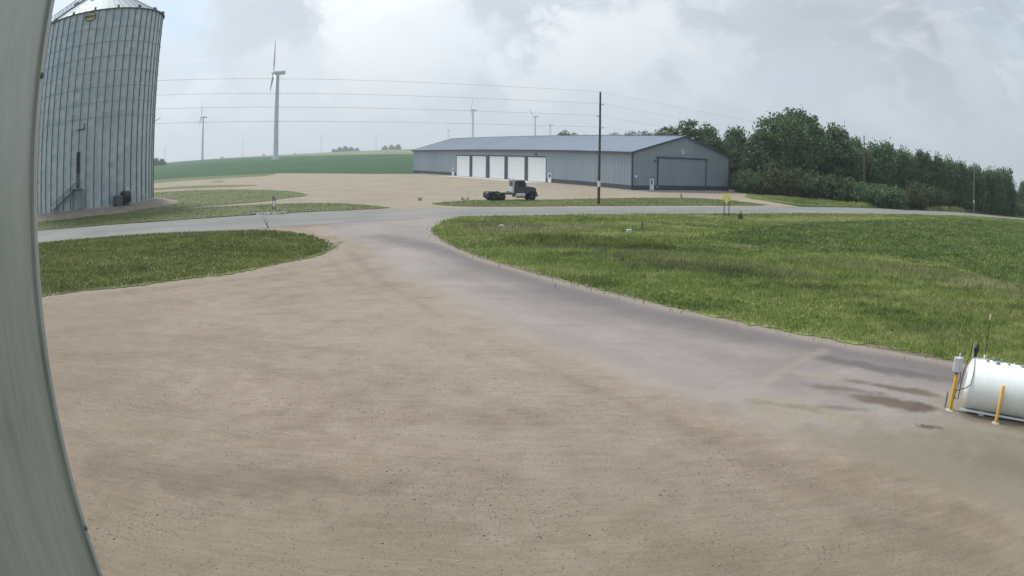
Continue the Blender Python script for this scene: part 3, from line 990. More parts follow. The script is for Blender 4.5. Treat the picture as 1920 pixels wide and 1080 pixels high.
ROAD_UP = [(-58.1, 69.9), (-49.9, 71.2), (-40.7, 72.9), (-33.1, 75.5), (-27.3, 78.1), (-20.3, 80.4), (-13.3, 82.5), (-7.9, 83.5), (2.4, 85.2), (14.2, 89.4), (23.3, 93.4), (32.3, 97.9), (43.3, 104.0), (57.3, 111.8), (74.1, 119.2), (97.8, 130.4), (128.8, 141.6)]
ROAD_LO = [(-47.6, 57.2), (-41.3, 58.9), (-32.9, 60.9), (-27.1, 61.7), (-23.0, 62.6), (-19.4, 64.5), (-13.1, 68.9), (-5.3, 72.7), (-2.2, 74.1), (2.1, 75.2), (12.5, 78.7), (20.5, 82.0), (28.3, 85.6), (37.6, 90.2), (49.4, 96.4), (65.4, 105.3), (88.2, 117.6), (118.7, 130.5)]
GRASS_L = [(-90, 47), (-62, 53), (-47.3, 56.3), (-41.0, 58.5), (-32.6, 60.7), (-26.9, 61.2), (-22.7, 61.8), (-19.0, 60.1), (-15.8, 56.4), (-13.5, 52.5), (-12.4, 50.1), (-12.2, 46.8), (-13.1, 43.5), (-14.8, 40.0), (-16.5, 37.4), (-19.2, 35.3), (-22.0, 33.4), (-24.4, 31.9), (-26.1, 30.6), (-45, 20), (-90, 8)]
GRASS_R_N = [(-5.3, 72.1), (-6.2, 68.2), (-6.5, 62.9), (-6.4, 59.5), (-5.6, 55.5), (-4.1, 50.8), (-2.0, 45.4), (1.1, 39.7), (3.4, 35.8), (5.4, 33.0), (7.5, 30.0), (9.5, 27.8), (11.2, 25.9), (12.9, 24.3), (14.8, 22.8), (16.5, 21.0), (18.7, 18.8), (24, 12), (32, 2), (40, -12)]
DARKCROP = [(15.1, 58.0), (22.2, 66.2), (31.1, 74.0), (49.5, 87.0), (79.8, 105.8), (111.4, 118.9), (200, 150), (260, 60), (90, -30), (60, 0), (34.1, 35.8), (34.3, 41.0), (33.9, 46.5), (30.8, 49.1), (25.8, 50.0), (21.3, 50.8), (17.6, 53.0)]
STRIP = [(-100, 78), (-70.1, 83.8), (-57.2, 88.1), (-44.7, 92.0), (-34.3, 93.7), (-28.3, 94.5), (-21.1, 92.3), (-16.8, 88.1), (-13.6, 83.7), (-21.4, 80.6), (-29.8, 77.4), (-40.1, 73.4), (-57.8, 70.4), (-100, 60.5)]
LOOP = [(-104, 140), (-95, 147), (-81.4, 149.2), (-70.3, 148.2), (-56.6, 141.6), (-43.2, 131.4), (-36.5, 121.9), (-31.7, 112.3), (-34.0, 107.5), (-35.5, 99.3), (-44.7, 94.2), (-51.0, 91.5), (-58.9, 90.7), (-75.6, 90.4), (-104, 86)]
SLIVER = [(-110, 178), (-96.8, 176.6), (-83.5, 175.6), (-69.3, 169.0), (-54.6, 156.3), (-64.1, 156.3), (-76.1, 160.0), (-88.9, 162.1), (-110, 160)]
STRIP_B = [(-121.3, 221.2), (-111.2, 227.0), (-92.9, 226.5), (-80.5, 230.5), (-86.3, 260.2), (-100.3, 262), (-115.5, 264.4), (-132.3, 267.7), (-148.4, 271)]
ISLAND = [(-10.1, 90.2), (-8.6, 94.0), (-4.0, 98.3), (2.7, 98.2), (10.3, 102.9), (18.8, 108.6), (28.3, 113.4), (34.0, 111.3), (36.9, 106.4), (37.9, 103.6), (32.7, 100.0), (14.3, 91.3), (2.4, 87.2), (-3.8, 86.2), (-7.0, 87.0)]
SIDE = [(39.5, 120.5), (42.0, 113.5), (44.3, 107.0), (57.9, 113.9), (75.2, 121.9), (99.6, 133.4), (140.7, 150.5), (200, 172), (190, 240), (60, 240), (56, 160), (46.5, 141), (44.4, 134.9)]

def grid_sheet(name, poly, z, mat, steps, layers, clip=True):
    """ground sheet on a fine grid inside poly, with colour layers stored per vertex; steps = (x list, y list)"""
    xs, ys = np.array(steps[0]), np.array(steps[1])
    X, Y = np.meshgrid(xs, ys)
    nx, ny = len(xs), len(ys)
    cxm, cym = (xs[:-1] + xs[1:]) / 2, (ys[:-1] + ys[1:]) / 2
    CX, CY = np.meshgrid(cxm, cym)
    ins = in_poly(np.stack([CX.ravel(), CY.ravel()], 1), poly) if clip else np.ones(CX.size, bool)
    ii = np.nonzero(ins)[0]
    r, c = ii // (nx - 1), ii % (nx - 1)
    v0 = r * nx + c
    F = np.stack([v0, v0 + 1, v0 + nx + 1, v0 + nx], 1)
    used, inv = np.unique(F, return_inverse=True)
    F = inv.reshape(-1, 4).astype(np.int32)
    px_, py_ = X.ravel()[used], Y.ravel()[used]
    co = np.stack([px_, py_, np.full(len(px_), z)], 1).astype(np.float32)
    me = bpy.data.meshes.new(name)
    me.vertices.add(len(co))
    me.vertices.foreach_set('co', co.ravel())
    me.loops.add(F.size)
    me.loops.foreach_set('vertex_index', F.ravel())
    me.polygons.add(len(F))
    me.polygons.foreach_set('loop_start', np.arange(0, F.size, 4, dtype=np.int32))
    me.update(calc_edges=True)
    for nm, fn in layers.items():
        val = fn(px_, py_)
        if val.ndim == 1:
            me.attributes.new(nm, 'FLOAT', 'POINT').data.foreach_set('value', val.astype(np.float32))
        else:
            me.attributes.new(nm, 'FLOAT_COLOR', 'POINT').data.foreach_set('color', val.astype(np.float32).ravel())
    me.materials.append(M[mat])
    return tag(link(name, me), kind='structure')


def fine_axis(a0, a1, f0, f1, fine, coarse):
    """coarse spacing outside f0..f1, fine inside"""
    return sorted(set(np.round(np.concatenate([np.arange(a0, f0, coarse), np.arange(f0, f1, fine), np.arange(f1, a1 + 1e-6, coarse)]), 3).tolist()))


grid_sheet('gravel_yard', [(-100, -60), (60, -60), (60, 12), (30, 30), (12, 50), (8, 76), (-6, 80), (-20, 80), (-100, 60)], 0.0, 'gravel',
           (fine_axis(-100, 60, -30, 14, 0.16, 2), fine_axis(-60, 80, 4, 50, 0.16, 1)), {'gl': gravel_layers})
sheet('far_gravel_yard', [(-100, 60)] + ROAD_UP[:13] + [(42, 113), (41, 122), (45.0, 134.9), (56, 160), (60, 240), (-28.0, 213.4), (-41.7, 218.9), (-63.6, 237.8), (-86.3, 259.7), (-100.3, 261.6), (-115.5, 263.9), (-132.3, 267.2), (-148.4, 270.6), (-190, 270), (-190, 60)], 0.0, 'gravel_far', ragged=0.25, step=3)
grid_sheet('drive', DRIVE_L + [(40, -12)] + GRASS_R_N[::-1][1:] + [(-4, 74), (-13, 70)], 0.003, 'drive',
           (fine_axis(-20, 41, -14, 18, 0.125, 0.5), fine_axis(-12, 75, 6, 50, 0.125, 0.4)), {'gl': gravel_layers, 'dl': drive_layers, 'edge': drive_edge})
sheet('road', [(-150, 40)] + ROAD_LO + [(300, 206), (300, 217)] + ROAD_UP[::-1] + [(-150, 52)], 0.014, 'road', ragged=0.12, step=1.5)
sheet('verge', smooth_poly(GRASS_R_N[::-1] + [(2.1, 74.8), (12.5, 78.3), (20.5, 81.6), (28.3, 85.2), (37.6, 89.8), (49.4, 96.0), (65.4, 104.9), (88.2, 117.2), (118.7, 130.1), (300, 205), (320, -40)], 1), 0.03, 'soil_verge', skirt=0.04, ragged=0.30, step=0.3)
sheet('crop_field', DARKCROP, 0.040, 'soil_crop', ragged=0.9, step=1)
sheet('left_grass', smooth_poly(GRASS_L, 1), 0.03, 'soil_left', skirt=0.04, ragged=0.30, step=0.3)
sheet('lawn_strip', smooth_poly(STRIP, 1), 0.05, 'soil_lawn', skirt=0.06, ragged=0.18, step=0.8)
sheet('lawn_loop', smooth_poly(LOOP, 1), 0.05, 'soil_lawn', skirt=0.06, ragged=0.2, step=1)
sheet('grass_sliver', smooth_poly(SLIVER, 1), 0.04, 'soil_lawn', skirt=0.05, ragged=0.3, step=1.5)
sheet('field_margin', STRIP_B, 0.04, 'soil_lawn', ragged=0.4, step=2)
sheet('lawn_island', smooth_poly(ISLAND, 1), 0.05, 'soil_lawn', skirt=0.06, ragged=0.15, step=0.8)
sheet('side_grass', smooth_poly(SIDE, 1), 0.05, 'soil_left', skirt=0.06, ragged=0.3, step=1)

# ------------------------------------------------------------------ metal building that carries the camera (left edge of frame)
ea = math.radians(-40.12)
E0 = Vector((math.sin(ea) * 1.75, math.cos(ea) * 1.75, 0))
dirw = (E0 - Vector((-0.42, -0.6, 0))).normalized()      # along the visible face, from beside the camera to the corner
nw = Vector((-dirw.y, dirw.x, 0))                        # away from the camera
mw = thing('metal_building', 'near galvanised metal building corner filling the left edge beside the camera', 'building', (0, 0, 0))
B0 = E0 - dirw * 6.0
poly_w = [(E0.x, E0.y), (B0.x, B0.y), (B0.x + nw.x * 5, B0.y + nw.y * 5), (E0.x + nw.x * 5, E0.y + nw.y * 5)]
MB().prism(poly_w, 0.0, 10.5).build('wall', 'near_wall', mw)
e = E0 + nw * 0.004
tr = MB()
tr.box((E0.x - dirw.x * 0.011 - nw.x * 0.004, E0.y - dirw.y * 0.011 - nw.y * 0.004, 5.24), (0.020, 0.012, 10.47), math.atan2(dirw.y, dirw.x))
tr.build('trim_strip', 'near_wall', mw)
MB().box((E0.x + nw.x * 0.04 + dirw.x * 0.006, E0.y + nw.y * 0.04 + dirw.y * 0.006, 5.24), (0.010, 0.10, 10.47), math.atan2(dirw.y, dirw.x)).build('corner_flange', 'grey_box', mw)
for k in range(9):
    zz = 1.0 + k * 1.15
    MB().lathe([(0.009, 0), (0.007, 0.006), (0.0, 0.007)], 8, (E0.x - dirw.x * 0.011 - nw.x * 0.010, E0.y - dirw.y * 0.011 - nw.y * 0.010, zz), tuple(-nw)).build('screw', 'steel_dark', mw)

# ------------------------------------------------------------------ grain bin
BX, BY, BR, BZ0, BZ1 = -69.55, 100.9, 12.4, 1.0, 32.05
binr = thing('grain_bin', 'tall round galvanised grain bin with conical roof standing left of the gravel yard', 'grain bin', (BX, BY, 0))
m = MB()
m.lathe([(BR + 5.0, 0.0), (BR + 1.6, 0.78), (0, 0.80)], 64)
tag(m.build('bin_mound', 'dirt', loc=(BX, BY, 0.0)), kind='structure')
MB().lathe([(BR + 0.55, 0.5), (BR + 0.5, 1.0), (0, 1.01)], 96).build('foundation', 'concrete', binr)
NS, ROWH = 27, 1.1085
rows = 28
seg = 5
da = 2 * PI / NS
sv, sf = [], []
for i in range(seg + 1):
    a = -da / 2 + da * i / seg
    for rr, zz in ((BR + 0.004, 0.0), (BR, 0.03), (BR, ROWH)):
        sv.append((rr * math.cos(a), rr * math.sin(a), zz))
for i in range(seg):
    for j in range(2):
        a0 = i * 3 + j
        sf.append((a0, a0 + 3, a0 + 4, a0 + 1))
sheet_me = MB().add(sv, sf).mesh('sheet', 'bin_sheet', smooth=True)
sheet_me.attributes.new('tone', 'FLOAT', 'POINT')
cands = []
for r_ in range(rows):
    off = (r_ % 2) * 0.5
    for k in range(NS):
        a = (k + off) * da
        px_, py_ = BX + BR * math.cos(a), BY + BR * math.sin(a)
        facing = -(math.cos(a) * px_ + math.sin(a) * py_) / math.hypot(px_, py_)
        az = math.degrees(math.atan2(px_, py_))
        score = facing if az > -41.5 else -1
        cands.append((score, r_, a))
cands.sort(key=lambda c: -c[0])
for sc_, r_, a in cands[:295]:
    link('sheet', sheet_me, binr, (0, 0, BZ0 + r_ * ROWH), a)
rv, rf, rt = [], [], []
for sc_, r_, a in cands[295:]:
    k0 = len(rv)
    ca, sa = math.cos(a), math.sin(a)
    tn = random.random()
    for x, y, z in sv:
        rv.append((x * ca - y * sa, x * sa + y * ca, z + BZ0 + r_ * ROWH))
        rt.append(tn)
    rf += [tuple(i + k0 for i in f) for f in sf]
me = bpy.data.meshes.new('sheets')
me.from_pydata(rv, [], rf)
me.materials.append(M['bin_sheet'])
at = me.attributes.new('tone', 'FLOAT', 'POINT')
at.data.foreach_set('value', rt)
for p in me.polygons:
    p.use_smooth = True
tag(link('sheets', me, binr), kind='stuff')
# outside stiffeners, two per sheet
st_me = MB().add([(BR - 0.01, -0.085, BZ0), (BR + 0.10, -0.055, BZ0), (BR + 0.10, 0.055, BZ0), (BR - 0.01, 0.085, BZ0),
                  (BR - 0.01, -0.085, BZ1), (BR + 0.10, -0.055, BZ1), (BR + 0.10, 0.055, BZ1), (BR - 0.01, 0.085, BZ1)],
                 [(0, 1, 5, 4), (1, 2, 6, 5), (2, 3, 7, 6), (4, 5, 6, 7), (0, 3, 2, 1)]).mesh('stiffener', 'stiffener')
for k in range(NS * 2):
    link('stiffener', st_me, binr, (0, 0, 0), (k + 0.25) * da / 2)
ring_me = None
for z in (14.6, 16.95, 19.3, 21.7, 24.1, 26.5, 28.9):
    if ring_me is None:
        pts = [((BR + 0.17) * math.cos(2 * PI * k / 72), (BR + 0.17) * math.sin(2 * PI * k / 72), 0) for k in range(73)]
        ring_me = MB().tube(pts, 0.035, 6, caps=False).mesh('wind_ring', 'ring_steel', smooth=True)
    link('wind_ring', ring_me, binr, (0, 0, z))
# roof: radial panels, each slightly dished with a raised rib
NP = 54
dp = 2 * PI / NP
RS = math.tan(math.radians(30))
RO = BR + 0.28
rp = MB()
for (a0, a1, lift) in ((-dp / 2, dp / 2 - 0.012, 0.0), (dp / 2 - 0.012, dp / 2, 0.07)):
    q = []
    for rr in (0.9, RO):
        for a in (a0, a1):
            q.append((rr * math.cos(a), rr * math.sin(a), BZ1 - 0.02 + (RO - rr) * RS + lift))
    rp.add(q, [(0, 2, 3, 1)])
    q2 = [(x, y, z - 0.08 - lift) for x, y, z in q]
    rp.add(q + q2, [(2, 6, 7, 3), (0, 2, 6, 4), (1, 3, 7, 5)])
rp_me = rp.mesh('roof_panel', 'bin_roof')
for k in range(NP):
    link('roof_panel', rp_me, binr, (0, 0, 0), k * dp)
MB().lathe([(1.0, BZ1 + (RO - 1.0) * RS - 0.1), (1.0, BZ1 + (RO - 1) * RS + 0.5), (0.0, BZ1 + (RO - 1) * RS + 0.8)], 24).build('cap', 'steel', binr, smooth=True)
MB().tube([((BR + 0.30) * math.cos(2 * PI * k / 96), (BR + 0.30) * math.sin(2 * PI * k / 96), BZ1 - 0.06) for k in range(97)], 0.07, 6, caps=False).build('eave_ring', 'stiffener', binr, smooth=True)
br = MB().box((BR + 0.12, 0, BZ1 + 0.22), (0.55, 0.22, 0.42)).box((BR - 0.1, 0, BZ1 + 0.5), (0.16, 0.5, 0.10))
br_me = br.mesh('eave_bracket', 'steel_dark')
for k in range(18):
    link('eave_bracket', br_me, binr, (0, 0, 0), k * 2 * PI / 18 + math.radians(-62))
vt = MB().box((6.2, 0, BZ1 + (RO - 6.2) * RS + 0.35), (0.9, 0.7, 0.6), rot=Matrix.Rotation(math.radians(30), 3, 'Y'))
vt_me = vt.mesh('roof_vent', 'steel', bevel=0.05)
for k in range(8):
    link('roof_vent', vt_me, binr, (0, 0, 0), k * PI / 4 + 0.2)
# roof stair with lattice rails climbing the left front of the cone
sa_ = math.radians(-107)
Rm = Matrix.Rotation(sa_, 4, 'Z')


def on_roof(r, side, up):
    return Rm @ Vector((r, side, BZ1 + (RO - r) * RS + up))


for side in (-0.45, 0.45):
    rl = MB()
    rl.tube([on_roof(RO, side, 0.12), on_roof(2.0, side, 0.12)], 0.06, 6)
    rl.tube([on_roof(RO, side, 1.15), on_roof(2.0, side, 1.15)], 0.045, 6)
    rl.tube([on_roof(RO, side, 0.65), on_roof(2.0, side, 0.65)], 0.03, 6)
    r_ = RO
    while r_ > 2.2:
        rl.tube([on_roof(r_, side, 0.1), on_roof(r_, side, 1.15)], 0.035, 5)
        rl.tube([on_roof(r_, side, 1.15), on_roof(r_ - 0.9, side, 0.1)], 0.03, 5)
        r_ -= 0.9
    rl.build('stair_rail', 'steel', binr)
trd = MB()
for k in range(34):
    p = on_roof(RO - 0.3 * k, 0, 0.2)
    trd.box(p, (0.24, 0.9, 0.04), sa_)
trd.build('roof_stair_tread', 'steel', binr)
# side door, dark ladder slot and stair up from the ground
da0 = math.radians(-65)


def on_wall(ang, z, out=0.0):
    return Vector(((BR + out) * math.cos(ang), (BR + out) * math.sin(ang), z))


lad = MB()
for s in (-0.28, 0.28):
    lad.box(on_wall(da0, 7.7, 0.22) + Vector((-math.sin(da0), math.cos(da0), 0)) * s, (0.10, 0.08, 3.8), da0)
for k in range(13):
    lad.box(on_wall(da0, 5.9 + k * 0.3, 0.22), (0.05, 0.56, 0.05), da0)
lad.build('ladder', 'black', binr)
MB().box(on_wall(da0, 8.0, 0.13), (0.06, 0.42, 3.3), da0).build('door_slot', 'black', binr)
dr = MB().box(on_wall(da0, 5.2, 0.20), (0.16, 0.62, 1.9), da0)
dr.build('door', 'steel_dark', binr, bevel=0.02)
pf = MB().box(on_wall(da0 - 0.01, 4.05, 0.75), (1.3, 1.9, 0.10), da0)
for s in (-0.8, 0.8):
    for o_ in (0.2, 1.3):
        base = on_wall(da0, 2.5, o_) + Vector((-math.sin(da0), math.cos(da0), 0)) * s
        pf.box((base.x, base.y, 2.5), (0.09, 0.09, 3.1), da0)
pf.build('platform', 'steel_dark', binr)
MB().box(on_wall(math.radians(-62.8), 2.5, 0.3), (0.6, 1.3, 2.9), math.radians(-62.8)).build('duct_panel', 'steel', binr)
for s in (0.35, 1.25):
    stn = MB()
    prev = None
    for k in range(17):
        a = math.radians(-87.2 + 21 * k / 16)
        p = on_wall(a, 1.05 + 3.0 * k / 16, s)
        if prev is not None:
            stn.tube([prev, p], 0.06, 5)
            stn.tube([prev + Vector((0, 0, 1.0)), p + Vector((0, 0, 1.0))], 0.035, 5)
        if k % 2 == 0:
            stn.tube([p, p + Vector((0, 0, 1.0))], 0.03, 5)
        prev = p
    stn.build('stair_stringer', 'steel_dark', binr)
tdm = MB()
for k in range(15):
    a = math.radians(-87.2 + 21 * (k + 0.5) / 15)
    tdm.box(on_wall(a, 1.1 + 3.0 * (k + 0.5) / 15, 0.8), (0.9, 0.3, 0.05), a)
tdm.build('stair_tread', 'steel_dark', binr)
# shackle bracket with lamp
bk = MB().box(on_wall(math.radians(-64.2), 13.0, 0.18), (0.10, 1.5, 0.14), math.radians(-64.2))
bk.box(on_wall(math.radians(-60.8), 13.4, 0.25), (0.2, 0.18, 0.9), math.radians(-60.8))
bk.build('wall_bracket', 'black', binr)
bk2 = MB().tube([on_wall(math.radians(19), 13.4, 0.0), on_wall(math.radians(19), 13.8, 0.7), on_wall(math.radians(19), 14.1, 1.3)], 0.05, 5)
bk2.build('lamp_arm', 'steel_dark', binr)
# oval badge under the eave
ba = math.radians(-65.2)
bo = bpy.data.objects.new('badge', None)
COL.objects.link(bo)
bo.parent = binr
bo.location = on_wall(ba, 31.05, 0.16)
bo.rotation_euler = (PI / 2, 0, ba + PI / 2)
ov = [(1.12 * math.cos(k * 2 * PI / 40), 0.72 * math.sin(k * 2 * PI / 40)) for k in range(40)]
ovi = [(x * 0.9, y * 0.86) for x, y in ov]
MB().prism(ov, -0.05, 0.03).build('badge_plate', 'badge', bo)
rm = MB()
vs = [(x, y, 0.045) for x, y in ov] + [(x, y, 0.045) for x, y in ovi]
rm.add(vs, [(i, (i + 1) % 40, 40 + (i + 1) % 40, 40 + i) for i in range(40)])
rm.build('badge_rim', 'wood_post', bo)


def text_mesh(txt, size, depth, mat, name, parent, loc, rot=(0, 0, 0), bold=0.02):
    cu = bpy.data.curves.new(name, 'FONT')
    cu.body = txt
    cu.size = size
    cu.extrude = depth
    cu.offset = bold
    cu.align_x = 'CENTER'
    cu.align_y = 'CENTER'
    tmp = bpy.data.objects.new(name + '_tmp', cu)
    COL.objects.link(tmp)
    dg = bpy.context.evaluated_depsgraph_get()
    me = bpy.data.meshes.new_from_object(tmp.evaluated_get(dg))
    bpy.data.objects.remove(tmp)
    me.materials.clear()
    me.materials.append(M[mat])
    o = link(name, me, parent, loc)
    o.rotation_euler = rot
    return o


text_mesh('BROCK', 0.62, 0.012, 'black', 'lettering', bo, (0, 0, 0.05))
# fan and motor unit at the base, right side
fu = thing('aeration_fan', 'dark aeration fan unit on the ground against the right side of the grain bin', 'fan', (BX, BY, 0))
fa = math.radians(-27)
fm = MB()
p = on_wall(fa, 2.0, 1.1)
fm.lathe([(0.55, -0.65), (0.95, -0.6), (0.95, 0.6), (0.55, 0.65)], 20, tuple(p), (-math.sin(fa), math.cos(fa), 0))
fm.build('fan_housing', 'black', fu, smooth=True)
MB().box(on_wall(fa, 1.9, 0.45), (0.9, 1.1, 1.1), fa).build('duct', 'steel', fu, bevel=0.03)
MB().box(on_wall(math.radians(-33), 1.65, 1.0), (1.2, 1.3, 1.5), math.radians(-33)).build('motor_box', 'steel_dark', fu, bevel=0.05)
MB().box(on_wall(math.radians(-24), 2.9, 0.7), (0.25, 0.4, 1.0), math.radians(-24)).build('control_box', 'white', fu, bevel=0.02)
fl = MB()
for a_, z_ in ((-33, 0.88), (-27, 0.88)):
    q = on_wall(math.radians(a_), z_, 1.1)
    fl.box(q, (1.3, 1.0, 0.25), math.radians(a_))
fl.build('skid', 'steel_dark', fu)
pipe = MB()
pts = [on_wall(math.radians(-22 + 22 * k / 10), 1.95, 0.45) for k in range(11)]
pipe.tube(pts, 0.05, 6)
for k in range(0, 11, 2):
    pipe.tube([pts[k], Vector((pts[k].x, pts[k].y, 1.0))], 0.03, 5)
pipe.build('pipe_rail', 'grey_box', fu)

# ------------------------------------------------------------------ storage building
A0 = Vector((21.2, 131.1, 0))
vx = Vector((-0.5, 0.866, 0)).normalized()      # along the long side
ux = Vector((0.866, 0.5, 0)).normalized()       # along the gable end
ang = math.atan2(vx.y, vx.x)
LEN, WID, EAVE, APEX = 101.6, 25.6, 6.95, 10.35
barn = thing('machine_shed', 'long low blue-grey metal shed with five white overhead doors and a gable sliding door', 'building', A0, ang)
# local frame: x along long side (away), y to the left (outwards from long side is +y), gable runs along -y
WY = -WID


def ribbed(x0, x1, z0, z1, yface, out, horiz=True, pitch=0.9, rib=0.05, depth=0.035):
    """wall cladding panel with vertical ribs; spans x0..x1 along x, face at y = yface, ribs towards out (+1/-1)"""
    m = MB()
    n = max(1, int(round((x1 - x0) / pitch)))
    xs = [(x0, 0.0)]
    for i in range(n):
        c = x0 + (x1 - x0) * (i + 0.5) / n
        xs += [(c - rib, 0.0), (c - rib * 0.5, depth), (c + rib * 0.5, depth), (c + rib, 0.0)]
    xs.append((x1, 0.0))
    vs = []
    for x, d in xs:
        for z in (z0, z1):
            vs.append((x, yface + out * (0.03 + d), z))
    k = len(xs)
    fs = [(2 * i, 2 * i + 2, 2 * i + 3, 2 * i + 1) for i in range(k - 1)]
    b0 = len(vs)
    vs += [(x0, yface - out * 0.02, z0), (x0, yface - out * 0.02, z1), (x1, yface - out * 0.02, z0), (x1, yface - out * 0.02, z1)]
    fs += [(0, 1, b0 + 1, b0), (2 * k - 2, b0 + 2, b0 + 3, 2 * k - 1), (b0, b0 + 1, b0 + 3, b0 + 2)]
    m.add(vs, fs)
    return m


doors = [(64.2, 72.0), (55.4, 62.9), (46.3, 53.8), (37.3, 45.0), (28.6, 36.1)]
DZ = 5.35
wds = [(73.2, 74.5), (26.5, 27.8)]
WZ = 0.92
# upper wall pieces on the long side
cuts = sorted([(a, b, DZ) for a, b in doors] + [(a, b, 2.1) for a, b in wds])
x = 0.0
for a, b, zt in cuts + [(LEN, LEN, 0)]:
    if a - x > 0.05:
        ribbed(x, a, WZ, EAVE, 0, 1).build('wall_panel', 'wall_grey', barn)
        ribbed(x, a, 0.0, WZ - 0.004, 0.0, 1, depth=0.045).build('wainscot', 'wainscot', barn)
    if b > a:
        ribbed(a, b, zt + 0.22 if zt > 3 else zt + 0.12, EAVE, 0, 1).build('wall_panel', 'wall_grey', barn)
    x = b
# inner shell so no light leaks: back wall and far gable, floor
sh = MB()
sh.box((LEN / 2, WY, EAVE / 2), (LEN, 0.06, EAVE))
sh.build('back_wall', 'wall_grey', barn)
fg = MB().add([(LEN, 0, 0), (LEN, WY, 0), (LEN, WY, EAVE), (LEN, WY / 2, APEX), (LEN, 0, EAVE),
               (LEN - 0.1, 0, 0), (LEN - 0.1, WY, 0), (LEN - 0.1, WY, EAVE), (LEN - 0.1, WY / 2, APEX), (LEN - 0.1, 0, EAVE)],
              [(0, 1, 2, 3, 4), (5, 9, 8, 7, 6), (0, 5, 6, 1), (1, 6, 7, 2), (0, 4, 9, 5)])
fg.build('far_gable', 'wall_grey', barn)
sb = MB().box((LEN / 2, WY / 2, 0.05), (LEN + 0.3, WID + 0.3, 0.10))
sb.build('floor_slab', 'concrete', barn)
# overhead doors
for a, b in doors:
    d = bpy.data.objects.new('overhead_door', None)
    COL.objects.link(d)
    d.parent = barn
    d.location = ((a + b) / 2, 0, 0)
    w = b - a
    nseg = 6
    hh = (DZ - 0.14) / nseg
    pm = MB()
    pm.box((0, -0.06, 0), (w - 0.06, 0.05, hh - 0.012))
    for q in (-0.25, 0.25):
        pm.box((0, -0.034, q * hh), (w - 0.10, 0.006, hh * 0.10))
    pme = pm.mesh('door_panel', 'door_white')
    for k in range(nseg):
        link('door_panel', pme, d, (0, 0, 0.12 + hh * (k + 0.5)))
    fr = MB()
    for sx in (-1, 1):
        fr.box((sx * (w / 2 + 0.03), 0.01, DZ / 2 + 0.05), (0.12, 0.16, DZ))
    fr.box((0, 0.0, DZ + 0.13), (w, 0.14, 0.16))
    fr.build('frame', 'trim_dark', d)
    MB().box((0, -0.08, 0.10), (w - 0.06, 0.05, 0.04)).build('bottom_seal', 'rubber', d)
for i, (a, b) in enumerate(doors[:-1]):      # dark jamb posts between the doors
    nb = doors[i + 1][1]
    MB().box(((a + nb) / 2, 0.075, DZ / 2 + 0.05), (a - nb - 0.20, 0.05, DZ + 0.30)).build('jamb_cover', 'trim_dark', barn)


def walk_door(parent, cx, w, face_y, out, along_x=True, h=2.05):
    d = bpy.data.objects.new('walk_door', None)
    COL.objects.link(d)
    d.parent = parent
    if along_x:
        d.location = (cx, face_y, 0)
    else:
        d.location = (face_y, cx, 0)
        d.rotation_euler = (0, 0, PI / 2)
    # frame is local x = width, y = out*
    f = MB()
    for s in (-1, 1):
        f.box((s * (w / 2 - 0.05), out * 0.04, h / 2 + 0.05), (0.10, 0.16, h + 0.10))
    f.box((0, out * 0.04, h + 0.06), (w - 0.2, 0.16, 0.10))
    f.build('frame', 'door_white', d)
    lf = MB()
    iw = w - 0.22
    lf.box((0, out * 0.02, 0.10 + 0.50), (iw, 0.06, 1.0))
    lf.box((0, out * 0.02, h - 0.09), (iw, 0.06, 0.18))
    for s in (-1, 1):
        lf.box((s * (iw / 2 - 0.11), out * 0.02, 1.49), (0.22, 0.06, 0.77))
    lf.build('door_leaf', 'door_white', d)
    MB().box((0, out * 0.015, 1.49), (iw - 0.44, 0.02, 0.77)).build('window', 'glass', d)
    MB().box((iw / 2 - 0.10, out * 0.09, 0.98), (0.05, 0.08, 0.14)).build('handle', 'chrome', d)
    return d


for a, b in wds:
    walk_door(barn, (a + b) / 2, b - a, 0.0, 1)
# gable end at x = 0, facing -x; built as ribbed panels in a rotated child frame
gab = bpy.data.objects.new('gable_end', None)
COL.objects.link(gab)
gab.parent = barn
gab.rotation_euler = (0, 0, -PI / 2)     # local x runs along -y of the shed (left to right in view), local y = -x... outwards is -y
# in gab frame: x from 0..WID along the gable, outwards = -y
SD0, SD1, SDZ = 6.0, 18.7, 6.02
GW0, GW1 = 4.15, 5.15


def gz_top(xx):
    return EAVE + (APEX - EAVE) * (1 - abs(xx - WID / 2) / (WID / 2))


def gable_strip(x0, x1, z0, sloped=True, name='wall_panel', mat='wall_grey', ztop=None, yf=0.0):
    m = MB()
    n = max(1, int(round((x1 - x0) / 0.9)))
    xs = [(x0, 0.0)]
    for i in range(n):
        c = x0 + (x1 - x0) * (i + 0.5) / n
        xs += [(c - 0.05, 0.0), (c - 0.025, 0.035), (c + 0.025, 0.035), (c + 0.05, 0.0)]
    xs.append((x1, 0.0))
    if sloped and x0 < WID / 2 < x1:
        xs.append((WID / 2, 0.0))
        xs.sort()
    vs = []
    for xx, d in xs:
        vs.append((xx, yf - 0.03 - d, z0))
        vs.append((xx, yf - 0.03 - d, gz_top(xx) if sloped else ztop))
    m.add(vs, [(2 * i, 2 * i + 2, 2 * i + 3, 2 * i + 1) for i in range(len(xs) - 1)])
    vb = [(xx, yf + 0.02, z) for xx, _ in xs for z in (z0, gz_top(xx) if sloped else ztop)]
    m.add(vb, [(2 * i + 1, 2 * i + 3, 2 * i + 2, 2 * i) for i in range(len(xs) - 1)])
    return m.build(name, mat, gab)


gable_strip(0, GW0, WZ)
gable_strip(GW0, GW1, 2.2)
gable_strip(GW1, WID, WZ)
for a, b in ((0, GW0), (GW1, WID)):
    gable_strip(a, b, 0.0, sloped=False, name='wainscot', mat='wainscot', ztop=WZ - 0.004, yf=-0.01)
wd_ = walk_door(gab, (GW0 + GW1) / 2, GW1 - GW0, 0.0, -1)
